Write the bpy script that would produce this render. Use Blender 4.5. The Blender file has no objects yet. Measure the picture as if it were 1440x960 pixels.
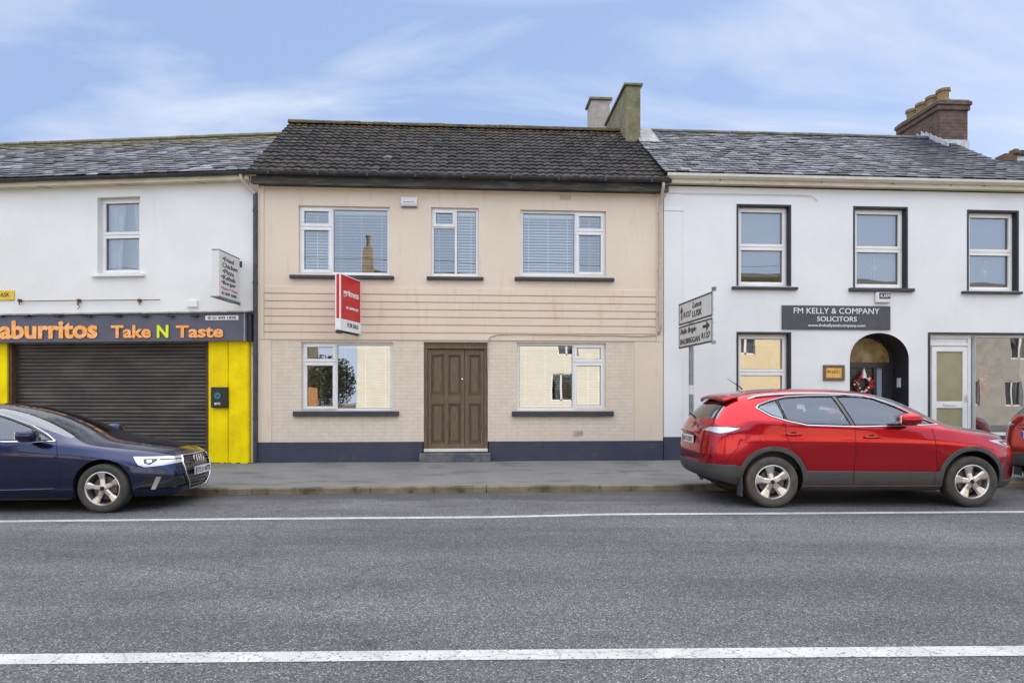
import bpy, bmesh, math, random
from mathutils import Vector, Matrix
from mathutils.bvhtree import BVHTree
R = math.radians
random.seed(11)
scene = bpy.context.scene
COL = scene.collection
F, H, YH = 896.0, 1.5, 558.0        # focal length in photo pixels, eye height, horizon row of the measured photograph

# ------------------------------------------------------------------ helpers
def tag(o, label=None, cat=None, group=None, kind=None):
    if label: o['label'] = label
    if cat: o['category'] = cat
    if group: o['group'] = group
    if kind: o['kind'] = kind
    return o

def empty(name, loc=(0, 0, 0), rz=0.0, parent=None, size=.2):
    o = bpy.data.objects.new(name, None); COL.objects.link(o)
    o.empty_display_size = size
    o.location = loc; o.rotation_euler = (0, 0, rz)
    if parent: o.parent = parent
    return o

class Fr:
    """A facade plane: measurements of the photograph turned into metres along the wall and above the road."""
    def __init__(s, px, D, deg):
        a = R(deg); s.a = a
        s.o = Vector(((px - 720) / F * D, D, 0))
        s.u = Vector((math.cos(a), math.sin(a), 0)); s.n = Vector((math.sin(a), -math.cos(a), 0))
    def P(s, px, py, off=0.0):
        r = Vector(((px - 720) / F, 1, (YH - py) / F))
        t = (s.o + off * s.n).dot(s.n) / r.dot(s.n)
        p = r * t
        return (p - s.o).dot(s.u), H + p.z
    def x(s, px, off=0.0): return s.P(px, YH, off)[0]
    def z(s, px, py, off=0.0): return s.P(px, py, off)[1]
    def rect(s, x0, x1, y0, y1, off=0.0):
        xm = (x0 + x1) / 2
        return s.x(x0, off), s.x(x1, off), s.z(xm, y1, off), s.z(xm, y0, off)
    def W(s, x, y, z=0): return s.o + s.u * x - s.n * y + Vector((0, 0, z))

class MB:
    def __init__(s): s.v = []; s.f = []; s.t = []; s.tint = None
    def add(s, vs, fs, tint=None):
        n = len(s.v); s.v += [tuple(v) for v in vs]
        for f in fs:
            s.f.append(tuple(i + n for i in f)); s.t.append(tint)
        return s
    def box(s, x0, x1, y0, y1, z0, z1, tint=None):
        vs = [(x0,y0,z0),(x1,y0,z0),(x1,y1,z0),(x0,y1,z0),(x0,y0,z1),(x1,y0,z1),(x1,y1,z1),(x0,y1,z1)]
        return s.add(vs, [(0,3,2,1),(4,5,6,7),(0,1,5,4),(1,2,6,5),(2,3,7,6),(3,0,4,7)], tint)
    def quad(s, a, b, c, d, tint=None): return s.add([a, b, c, d], [(0,1,2,3)], tint)
    def prism_xz(s, poly, y0, y1):          # polygon in x,z (counter-clockwise from -y)
        n = len(poly)
        vs = [(p[0], y0, p[1]) for p in poly] + [(p[0], y1, p[1]) for p in poly]
        return s.add(vs, [tuple(range(n)), tuple(range(2*n-1, n-1, -1))] + [(i, i+n, (i+1) % n + n, (i+1) % n) for i in range(n)])
    def prism_yz(s, poly, x0, x1):
        n = len(poly)
        vs = [(x0, p[0], p[1]) for p in poly] + [(x1, p[0], p[1]) for p in poly]
        return s.add(vs, [tuple(range(n-1, -1, -1)), tuple(range(n, 2*n))] + [(i, (i+1) % n, (i+1) % n + n, i+n) for i in range(n)])
    def tube(s, pts, r, seg=10, closed=False, r2=None):
        pts = [Vector(p) for p in pts]; n = len(pts); base = len(s.v); rings = []
        up0 = None
        for i, p in enumerate(pts):
            if closed: d = pts[(i+1) % n] - pts[i-1]
            else: d = pts[min(i+1, n-1)] - pts[max(i-1, 0)]
            d.normalize()
            up = up0 if up0 is not None else (Vector((0, 0, 1)) if abs(d.z) < .9 else Vector((0, 1, 0)))
            a = d.cross(up)
            if a.length < 1e-4: a = d.cross(Vector((1, 0, .1)))
            a.normalize(); b = a.cross(d); up0 = b
            rr = r if r2 is None else r + (r2 - r) * i / (n - 1)
            rings.append([p + a * math.cos(2*math.pi*k/seg) * rr + b * math.sin(2*math.pi*k/seg) * rr for k in range(seg)])
        vs = [v for g in rings for v in g]; fs = []
        m = n if closed else n - 1
        for i in range(m):
            j = (i + 1) % n
            for k in range(seg):
                fs.append((i*seg+k, i*seg+(k+1) % seg, j*seg+(k+1) % seg, j*seg+k))
        if not closed: fs += [tuple(range(seg-1, -1, -1)), tuple(range((n-1)*seg, n*seg))]
        return s.add(vs, fs)
    def lathe(s, prof, c=(0, 0, 0), axis='z', seg=32, cap=False):   # prof: (radius, height)
        vs = []; n = len(prof)
        for r, h in prof:
            for k in range(seg):
                t = 2 * math.pi * k / seg; p, q = r * math.cos(t), r * math.sin(t)
                v = (p, q, h) if axis == 'z' else ((p, h, q) if axis == 'y' else (h, p, q))
                vs.append((v[0]+c[0], v[1]+c[1], v[2]+c[2]))
        fs = []
        for i in range(n-1):
            for k in range(seg):
                fs.append((i*seg+k, i*seg+(k+1) % seg, (i+1)*seg+(k+1) % seg, (i+1)*seg+k))
        if cap: fs += [tuple(range(seg-1, -1, -1)), tuple(range((n-1)*seg, n*seg))]
        return s.add(vs, fs)
    def grid(s, fn, nu, nv):
        vs = [fn(i / nu, j / nv) for j in range(nv+1) for i in range(nu+1)]
        fs = [(j*(nu+1)+i, j*(nu+1)+i+1, (j+1)*(nu+1)+i+1, (j+1)*(nu+1)+i) for j in range(nv) for i in range(nu)]
        return s.add(vs, fs)
    def build(s, name, mat, parent=None, label=None, bevel=0, smooth=False, solid=0, seg=2):
        me = bpy.data.meshes.new(name); me.from_pydata(s.v, [], s.f)
        if any(t is not None for t in s.t):
            at = me.attributes.new('tint', 'FLOAT', 'FACE')
            for i, t in enumerate(s.t): at.data[i].value = .5 if t is None else t
        bm = bmesh.new(); bm.from_mesh(me); bmesh.ops.recalc_face_normals(bm, faces=bm.faces[:]); bm.to_mesh(me); bm.free()
        me.update()
        for m in (mat if isinstance(mat, (list, tuple)) else [mat]): me.materials.append(m)
        if smooth:
            for p in me.polygons: p.use_smooth = True
        o = bpy.data.objects.new(name, me); COL.objects.link(o)
        if parent: o.parent = parent
        if label: o['label'] = label
        if bevel:
            b = o.modifiers.new('b', 'BEVEL'); b.width = bevel; b.segments = seg; b.limit_method = 'ANGLE'; b.angle_limit = R(40)
            b.harden_normals = False
        if solid:
            b = o.modifiers.new('s', 'SOLIDIFY'); b.thickness = solid; b.offset = 1
        return o

def islands(o, minf=1):
    """one object per connected piece, all with the same name"""
    me = o.data; n = len(me.vertices); par = list(range(n))
    def find(a):
        while par[a] != a: par[a] = par[par[a]]; a = par[a]
        return a
    for p in me.polygons:
        v0 = find(p.vertices[0])
        for v in p.vertices[1:]: par[find(v)] = v0
    gr = {}
    for p in me.polygons: gr.setdefault(find(p.vertices[0]), []).append(p)
    if len(gr) < 2: return [o]
    out = []
    for ps in sorted(gr.values(), key=len, reverse=True):
        if len(ps) < minf: continue
        mp = {}; vs = []; fs = []
        for p in ps:
            q = []
            for v in p.vertices:
                if v not in mp: mp[v] = len(vs); vs.append(me.vertices[v].co[:])
                q.append(mp[v])
            fs.append(q)
        m2 = bpy.data.meshes.new(me.name); m2.from_pydata(vs, [], fs)
        for m in me.materials: m2.materials.append(m)
        sm = ps[0].use_smooth
        for p in m2.polygons: p.use_smooth = sm
        c = o.copy(); c.data = m2; COL.objects.link(c); c.parent = o.parent; c.matrix_parent_inverse = o.matrix_parent_inverse; out.append(c)
    nm = o.name.split('.')[0]; bpy.data.objects.remove(o)
    for c in out: c.name = nm
    return out

def text(name, s, x0, x1, z0, z1, y, mat, parent, ext=.004, bold=0.0, label=None, fit=True, shear=0):
    """lettering standing on a wall facing -y, filling the box x0..x1, z0..z1"""
    cu = bpy.data.curves.new(name, 'FONT'); cu.body = s; cu.extrude = .002; cu.offset = bold; cu.resolution_u = 3; cu.shear = shear
    tmp = bpy.data.objects.new(name, cu); COL.objects.link(tmp)
    dg = bpy.context.evaluated_depsgraph_get(); dg.update()
    me = bpy.data.meshes.new_from_object(tmp.evaluated_get(dg))
    bpy.data.objects.remove(tmp)
    xs = [v.co.x for v in me.vertices]; ys = [v.co.y for v in me.vertices]
    ax, bx, ay, by = min(xs), max(xs), min(ys), max(ys)
    sx = (x1 - x0) / (bx - ax); sy = (z1 - z0) / (by - ay)
    for v in me.vertices:
        v.co = Vector((x0 + (v.co.x - ax) * sx, y - (ext if v.co.z > 0 else -.001), z0 + (v.co.y - ay) * sy))
    me.materials.clear(); me.materials.append(mat); me.name = name
    o = bpy.data.objects.new(name, me); COL.objects.link(o); o.parent = parent
    if label: o['label'] = label
    return o

# ------------------------------------------------------------------ materials
def nd(nt, t, **kw):
    n = nt.nodes.new(t)
    for k, v in kw.items(): setattr(n, k, v)
    return n
def rgba(c): return (c[0], c[1], c[2], 1)
def srgb(r, g, b):
    f = lambda v: ((v/255)/12.92 if v/255 <= .04045 else ((v/255+.055)/1.055)**2.4)
    return (f(r), f(g), f(b))

def pm(name, c, rough=.6, metal=0.0, c2=None, ns=3.0, nd_=6, lo=.4, hi=.65, stretch=(1, 1, 1), bump=0.0, bs=60.0, coat=0.0,
       fine=0.0, fs=80.0, spec=.5, c3=None, s3=1.0, lo3=.55, hi3=.7, st3=(1, 1, 1), bdist=.01):
    m = bpy.data.materials.new(name); m.use_nodes = True; nt = m.node_tree; L = nt.links
    p = nt.nodes['Principled BSDF']
    p.inputs['Roughness'].default_value = rough; p.inputs['Metallic'].default_value = metal
    p.inputs['Coat Weight'].default_value = coat; p.inputs['Coat Roughness'].default_value = .03
    p.inputs['Specular IOR Level'].default_value = spec
    tc = nd(nt, 'ShaderNodeTexCoord')
    col = None
    def noise(scale, st, det=6):
        mp = nd(nt, 'ShaderNodeMapping'); mp.inputs['Scale'].default_value = st
        L.new(tc.outputs['Object'], mp.inputs['Vector'])
        n = nd(nt, 'ShaderNodeTexNoise'); n.inputs['Scale'].default_value = scale; n.inputs['Detail'].default_value = det
        n.inputs['Roughness'].default_value = .62
        L.new(mp.outputs[0], n.inputs['Vector']); return n
    def rng(src, a, b):
        r = nd(nt, 'ShaderNodeMapRange'); r.inputs[1].default_value = a; r.inputs[2].default_value = b
        L.new(src, r.inputs[0]); return r.outputs[0]
    def mix(f, a, b, bt='MIX'):
        x = nd(nt, 'ShaderNodeMix', data_type='RGBA', blend_type=bt)
        if isinstance(f, float): x.inputs[0].default_value = f
        else: L.new(f, x.inputs[0])
        for i, v in ((6, a), (7, b)):
            if isinstance(v, tuple): x.inputs[i].default_value = rgba(v)
            else: L.new(v, x.inputs[i])
        return x.outputs[2]
    col = tuple(c)
    if c2: col = mix(rng(noise(ns, stretch, nd_).outputs['Fac'], lo, hi), col, tuple(c2))
    if c3: col = mix(rng(noise(s3, st3).outputs['Fac'], lo3, hi3), col, tuple(c3))
    if fine:
        n = noise(fs, (1, 1, 1), 3)
        g = rng(n.outputs['Fac'], .3, .7)
        mm = nd(nt, 'ShaderNodeMapRange'); mm.inputs[3].default_value = 1 - fine; mm.inputs[4].default_value = 1 + fine; L.new(g, mm.inputs[0])
        col = mix(1.0, col, mm.outputs[0], 'MULTIPLY')
    if isinstance(col, tuple): p.inputs['Base Color'].default_value = rgba(col)
    else: L.new(col, p.inputs['Base Color'])
    if bump:
        n = noise(bs, (1, 1, 1), 5)
        b = nd(nt, 'ShaderNodeBump'); b.inputs['Strength'].default_value = bump; b.inputs['Distance'].default_value = bdist
        L.new(n.outputs['Fac'], b.inputs['Height']); L.new(b.outputs[0], p.inputs['Normal'])
    m['c'] = 1
    return m

def glass_mat(name, tint=(1, 1, 1), base=.10, ior=1.5, gl=(1, 1, 1), rough=0.0, wav=.12):
    m = bpy.data.materials.new(name); m.use_nodes = True; nt = m.node_tree; L = nt.links; nt.nodes.remove(nt.nodes['Principled BSDF'])
    out = nt.nodes['Material Output']
    g = nd(nt, 'ShaderNodeBsdfGlossy'); g.inputs['Color'].default_value = rgba(gl); g.inputs['Roughness'].default_value = rough
    t = nd(nt, 'ShaderNodeBsdfTransparent'); t.inputs['Color'].default_value = rgba(tint)
    fr = nd(nt, 'ShaderNodeFresnel'); fr.inputs['IOR'].default_value = ior
    a = nd(nt, 'ShaderNodeMath', operation='ADD', use_clamp=True); a.inputs[1].default_value = base; L.new(fr.outputs[0], a.inputs[0])
    # the slight waviness of float glass
    tc = nd(nt, 'ShaderNodeTexCoord'); n = nd(nt, 'ShaderNodeTexNoise'); n.inputs['Scale'].default_value = 1.3; n.inputs['Detail'].default_value = 1
    L.new(tc.outputs['Object'], n.inputs['Vector'])
    b = nd(nt, 'ShaderNodeBump'); b.inputs['Strength'].default_value = wav; b.inputs['Distance'].default_value = .02
    L.new(n.outputs['Fac'], b.inputs['Height']); L.new(b.outputs[0], g.inputs['Normal'])
    x = nd(nt, 'ShaderNodeMixShader'); L.new(a.outputs[0], x.inputs[0]); L.new(t.outputs[0], x.inputs[1]); L.new(g.outputs[0], x.inputs[2])
    L.new(x.outputs[0], out.inputs['Surface'])
    return m

def brick_mat(name, c, mortar, c2, w=.225, h=.075, ms=.012, rough=.8, bump=.6, axis='XZ', bias=0.0, nv=.4):
    m = bpy.data.materials.new(name); m.use_nodes = True; nt = m.node_tree; L = nt.links; p = nt.nodes['Principled BSDF']
    p.inputs['Roughness'].default_value = rough
    tc = nd(nt, 'ShaderNodeTexCoord'); se = nd(nt, 'ShaderNodeSeparateXYZ'); co = nd(nt, 'ShaderNodeCombineXYZ')
    L.new(tc.outputs['Object'], se.inputs[0]); 
    ad = nd(nt, 'ShaderNodeMath', operation='ADD'); L.new(se.outputs['X'], ad.inputs[0]); L.new(se.outputs['Y'], ad.inputs[1])
    L.new(ad.outputs[0], co.inputs['X']); L.new(se.outputs['Z'], co.inputs['Y'])
    b = nd(nt, 'ShaderNodeTexBrick'); b.inputs['Scale'].default_value = 1; b.inputs['Brick Width'].default_value = w
    b.inputs['Row Height'].default_value = h; b.inputs['Mortar Size'].default_value = ms; b.inputs['Mortar Smooth'].default_value = .4
    b.inputs['Color1'].default_value = rgba(c); b.inputs['Color2'].default_value = rgba(c2); b.inputs['Mortar'].default_value = rgba(mortar)
    b.inputs['Bias'].default_value = bias
    L.new(co.outputs[0], b.inputs['Vector'])
    n = nd(nt, 'ShaderNodeTexNoise'); n.inputs['Scale'].default_value = 6; n.inputs['Detail'].default_value = 8; L.new(tc.outputs['Object'], n.inputs['Vector'])
    mr = nd(nt, 'ShaderNodeMapRange'); mr.inputs[1].default_value = .3; mr.inputs[2].default_value = .7; mr.inputs[3].default_value = 1-.18*nv; mr.inputs[4].default_value = 1+.12*nv
    L.new(n.outputs['Fac'], mr.inputs[0])
    x = nd(nt, 'ShaderNodeMix', data_type='RGBA', blend_type='MULTIPLY'); x.inputs[0].default_value = 1
    L.new(b.outputs['Color'], x.inputs[6]); L.new(mr.outputs[0], x.inputs[7]); L.new(x.outputs[2], p.inputs['Base Color'])
    bu = nd(nt, 'ShaderNodeBump'); bu.inputs['Strength'].default_value = bump; bu.inputs['Distance'].default_value = .006; bu.invert = True
    L.new(b.outputs['Fac'], bu.inputs['Height']); L.new(bu.outputs[0], p.inputs['Normal'])
    return m

def tint_mat(name, ramp, rough=.6, moss=None, moss_at=None, bump=.4, bs=30, spec=.5, msc=2.2):
    """per-slate tint from the 'tint' attribute, moss creeping in from the ridge (object z above moss_at)"""
    m = bpy.data.materials.new(name); m.use_nodes = True; nt = m.node_tree; L = nt.links; p = nt.nodes['Principled BSDF']
    p.inputs['Roughness'].default_value = rough; p.inputs['Specular IOR Level'].default_value = spec
    at = nd(nt, 'ShaderNodeAttribute', attribute_name='tint')
    cr = nd(nt, 'ShaderNodeValToRGB'); e = cr.color_ramp.elements
    while len(e) < len(ramp): e.new(.5)
    for i, (pos, c) in enumerate(ramp): e[i].position = pos; e[i].color = rgba(c)
    tc = nd(nt, 'ShaderNodeTexCoord')
    n = nd(nt, 'ShaderNodeTexNoise'); n.inputs['Scale'].default_value = 9; n.inputs['Detail'].default_value = 9; n.inputs['Roughness'].default_value = .7
    L.new(tc.outputs['Object'], n.inputs['Vector'])
    a = nd(nt, 'ShaderNodeMath', operation='MULTIPLY_ADD'); a.inputs[1].default_value = .55; a.inputs[2].default_value = -.28
    L.new(n.outputs['Fac'], a.inputs[0])
    s = nd(nt, 'ShaderNodeMath', operation='ADD'); L.new(at.outputs['Fac'], s.inputs[0]); L.new(a.outputs[0], s.inputs[1])
    L.new(s.outputs[0], cr.inputs[0]); col = cr.outputs[0]
    if moss:
        se = nd(nt, 'ShaderNodeSeparateXYZ'); L.new(tc.outputs['Object'], se.inputs[0])
        r = nd(nt, 'ShaderNodeMapRange'); r.inputs[1].default_value = moss_at[0]; r.inputs[2].default_value = moss_at[1]; r.inputs[3].default_value = -.18; r.inputs[4].default_value = .30
        L.new(se.outputs['Z'], r.inputs[0])
        n2 = nd(nt, 'ShaderNodeTexNoise'); n2.inputs['Scale'].default_value = msc; n2.inputs['Detail'].default_value = 10; n2.inputs['Roughness'].default_value = .82
        L.new(tc.outputs['Object'], n2.inputs['Vector'])
        ad = nd(nt, 'ShaderNodeMath', operation='ADD'); L.new(r.outputs[0], ad.inputs[0]); L.new(n2.outputs['Fac'], ad.inputs[1])
        r2 = nd(nt, 'ShaderNodeMapRange'); r2.inputs[1].default_value = .56; r2.inputs[2].default_value = .70; L.new(ad.outputs[0], r2.inputs[0])
        n3 = nd(nt, 'ShaderNodeTexNoise'); n3.inputs['Scale'].default_value = 14; n3.inputs['Detail'].default_value = 5; L.new(tc.outputs['Object'], n3.inputs['Vector'])
        mr = nd(nt, 'ShaderNodeMapRange'); mr.inputs[1].default_value = .35; mr.inputs[2].default_value = .65; L.new(n3.outputs['Fac'], mr.inputs[0])
        mc = nd(nt, 'ShaderNodeMix', data_type='RGBA'); L.new(mr.outputs[0], mc.inputs[0]); mc.inputs[6].default_value = rgba(moss[0]); mc.inputs[7].default_value = rgba(moss[1])
        x = nd(nt, 'ShaderNodeMix', data_type='RGBA'); L.new(r2.outputs[0], x.inputs[0]); L.new(col, x.inputs[6]); L.new(mc.outputs[2], x.inputs[7]); col = x.outputs[2]
    L.new(col, p.inputs['Base Color'])
    nb = nd(nt, 'ShaderNodeTexNoise'); nb.inputs['Scale'].default_value = bs; nb.inputs['Detail'].default_value = 5; L.new(tc.outputs['Object'], nb.inputs['Vector'])
    b = nd(nt, 'ShaderNodeBump'); b.inputs['Strength'].default_value = bump; b.inputs['Distance'].default_value = .02
    L.new(nb.outputs['Fac'], b.inputs['Height']); L.new(b.outputs[0], p.inputs['Normal'])
    return m

M = {}
M['cream'] = pm('cream_render', (.73, .615, .50), .75, c2=(.69, .575, .46), ns=.7, c3=(.60, .48, .36), s3=2.2, lo3=.56, hi3=.76, st3=(3, 3, .5), bump=.25, bs=90, fine=.035, fs=40)
M['creambrick'] = brick_mat('painted_brick', (.705, .605, .505), (.59, .495, .405), (.685, .585, .48), w=.22, h=.073, ms=.006, bump=.35)
M['white'] = pm('white_render', (.78, .78, .79), .8, c2=(.72, .72, .735), ns=.8, c3=(.70, .70, .69), s3=1.8, lo3=.60, hi3=.80, st3=(3, 3, .4), bump=.3, bs=70, fine=.03)
M['offwhite'] = pm('offwhite_render', (.79, .785, .765), .8, c2=(.72, .715, .69), ns=.7, c3=(.68, .65, .58), s3=2.0, lo3=.62, hi3=.80, st3=(3, 3, .35), bump=.3, bs=60, fine=.03)
M['navy'] = pm('navy_plinth', (.032, .037, .072), .6, c2=(.045, .048, .075), ns=2.5, c3=(.12, .11, .09), s3=5, lo3=.62, hi3=.8, bump=.3, bs=40)
M['sillgrey'] = pm('dark_sill', (.028, .031, .045), .5, c2=(.045, .048, .06), ns=8)
M['upvc'] = pm('white_upvc', (.78, .78, .79), .3, c2=(.72, .72, .72), ns=4)
M['upvccream'] = pm('weathered_upvc', (.80, .79, .78), .35, c2=(.76, .74, .71), ns=4)
M['gasket'] = pm('gasket', (.08, .08, .085), .6)
M['blind'] = pm('blind_slat', (.82, .82, .82), .45)
M['curtain'] = pm('net_curtain', (.62, .64, .68), .9, c2=(.5, .52, .57), ns=6)
M['oldcurtain'] = pm('yellow_curtain', (.55, .50, .36), .9, c2=(.42, .37, .25), ns=7)
M['room'] = pm('room_wall', (.34, .33, .30), .9)
M['floorwood'] = pm('room_floor', (.16, .12, .08), .7, c2=(.11, .08, .05), ns=5)
M['dark'] = pm('dark_void', (.012, .012, .014), .8)
M['guttblack'] = pm('old_black_gutter', (.022, .022, .025), .5, c2=(.055, .055, .045), ns=5, lo=.5, hi=.7)
M['fasciadark'] = pm('weathered_dark_fascia', (.035, .034, .032), .7, c2=(.12, .115, .085), ns=4, lo=.48, hi=.68, stretch=(.5, 1, 3), bump=.4, bs=30)
M['guttwhite'] = pm('white_gutter', (.70, .68, .63), .4, c2=(.62, .58, .48), ns=3)
M['fasciacream'] = pm('cream_fascia', (.62, .56, .43), .55, c2=(.52, .45, .31), ns=3, stretch=(1, 1, 3))
M['pipe'] = pm('black_pipe', (.03, .03, .036), .4, c2=(.07, .07, .08), ns=6)
M['pipecream'] = pm('cream_pipe', (.50, .42, .35), .45, c2=(.36, .30, .22), ns=7, lo=.5, hi=.7)
M['wood'] = pm('brown_door_wood', (.095, .060, .036), .5, c2=(.18, .125, .08), ns=5, lo=.35, hi=.7, stretch=(9, 9, 1), bump=.35, bs=50)
M['brass'] = pm('brass', (.60, .42, .16), .35, 1.0, c2=(.45, .30, .10), ns=12)
M['chrome'] = pm('bright_metal', (.75, .75, .76), .22, 1.0)
M['steel'] = pm('galvanised_steel', (.30, .31, .33), .5, .6, c2=(.20, .205, .22), ns=9, c3=(.42, .42, .42), s3=18, lo3=.6, hi3=.7)
M['yellow'] = pm('yellow_paint', (.97, .76, .0), .6, spec=.15, c2=(.80, .58, .003), ns=2, c3=(.70, .55, .05), s3=7, lo3=.66, hi3=.78, bump=.3, bs=25)
M['signgrey'] = pm('sign_blue_grey', (.075, .08, .125), .35, c2=(.10, .10, .14), ns=3)
M['signnavy'] = pm('sign_navy', (.02, .022, .05), .35)
M['orange'] = pm('orange_letters', (.93, .36, .045), .45, c2=(.95, .50, .22), ns=14, lo=.4, hi=.6)
M['lime'] = pm('lime_letter', (.72, .85, .02), .45)
M['outline'] = pm('letter_outline', (.30, .05, .03), .5)  # dark outline printed behind the sign letters
M['lead'] = pm('lead_flashing', (.22, .22, .23), .6, c2=(.38, .37, .35), ns=6, lo=.45, hi=.6, bump=.5, bs=18)
M['shutter'] = pm('roller_shutter', (.055, .048, .045), .42, .4, c2=(.12, .105, .09), ns=1.2, lo=.42, hi=.72, stretch=(.8, 1, 2.5), c3=(.16, .14, .12), s3=9, lo3=.66, hi3=.8, st3=(.4, 1, 3))
M['black'] = pm('black_paint', (.015, .015, .018), .4)
M['blackdoor'] = pm('black_door_paint', (.022, .022, .03), .35, c2=(.035, .035, .042), ns=6)
M['surround'] = pm('black_surround', (.02, .02, .028), .5, c2=(.03, .03, .038), ns=5)
M['signdark'] = pm('charcoal_sign', (.055, .055, .07), .45, c2=(.07, .07, .085), ns=5)
M['letterwhite'] = pm('white_letters', (.80, .80, .80), .5)
M['letterblack'] = pm('black_letters', (.02, .02, .025), .5)
M['boxwhite'] = pm('box_white', (.68, .68, .66), .4)
M['signwhite'] = pm('road_sign_white', (.62, .62, .60), .35, c2=(.55, .55, .53), ns=6)
M['red'] = pm('red_board', (.60, .010, .012), .35, c2=(.46, .01, .014), ns=5)
M['redtext'] = pm('red_letters', (.6, .03, .03), .5)
M['rust'] = pm('rust', (.12, .06, .03), .8, c2=(.06, .035, .02), ns=12)
M['chimrender'] = pm('lichened_render', (.20, .18, .11), .9, c2=(.12, .115, .05), ns=3, lo=.4, hi=.65, c3=(.30, .28, .21), s3=7, lo3=.55, hi3=.72, bump=.6, bs=20)
M['chimgrey'] = pm('grey_render', (.40, .36, .33), .9, c2=(.28, .25, .22), ns=4, bump=.5, bs=22)
M['chimbrick'] = brick_mat('old_red_brick', (.13, .062, .048), (.13, .105, .08), (.085, .06, .045), w=.22, h=.085, ms=.012, bump=1.0, nv=2.2)
M['potclay'] = pm('clay_pot', (.26, .175, .085), .8, c2=(.17, .125, .06), ns=9, bump=.4, bs=25)
M['kerb'] = pm('kerb_stone', (.17, .145, .10), .85, c2=(.27, .24, .19), ns=6, c3=(.075, .065, .03), s3=3.0, lo3=.45, hi3=.62, bump=.6, bs=25, fine=.15, fs=60)
M['pave'] = pm('footpath_concrete', (.17, .168, .172), .85, c2=(.21, .205, .20), ns=1.0, c3=(.115, .113, .11), s3=2.2, lo3=.52, hi3=.66, bump=.5, bs=120, fine=.22, fs=110, st3=(.6, 1.5, 1))
M['moss'] = pm('moss', (.07, .075, .02), .9, c2=(.035, .04, .012), ns=9, bump=.8, bs=40)
M['stepgrey'] = pm('worn_step', (.06, .065, .10), .7, c2=(.16, .155, .15), ns=4, bump=.3)
M['paint'] = None

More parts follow.
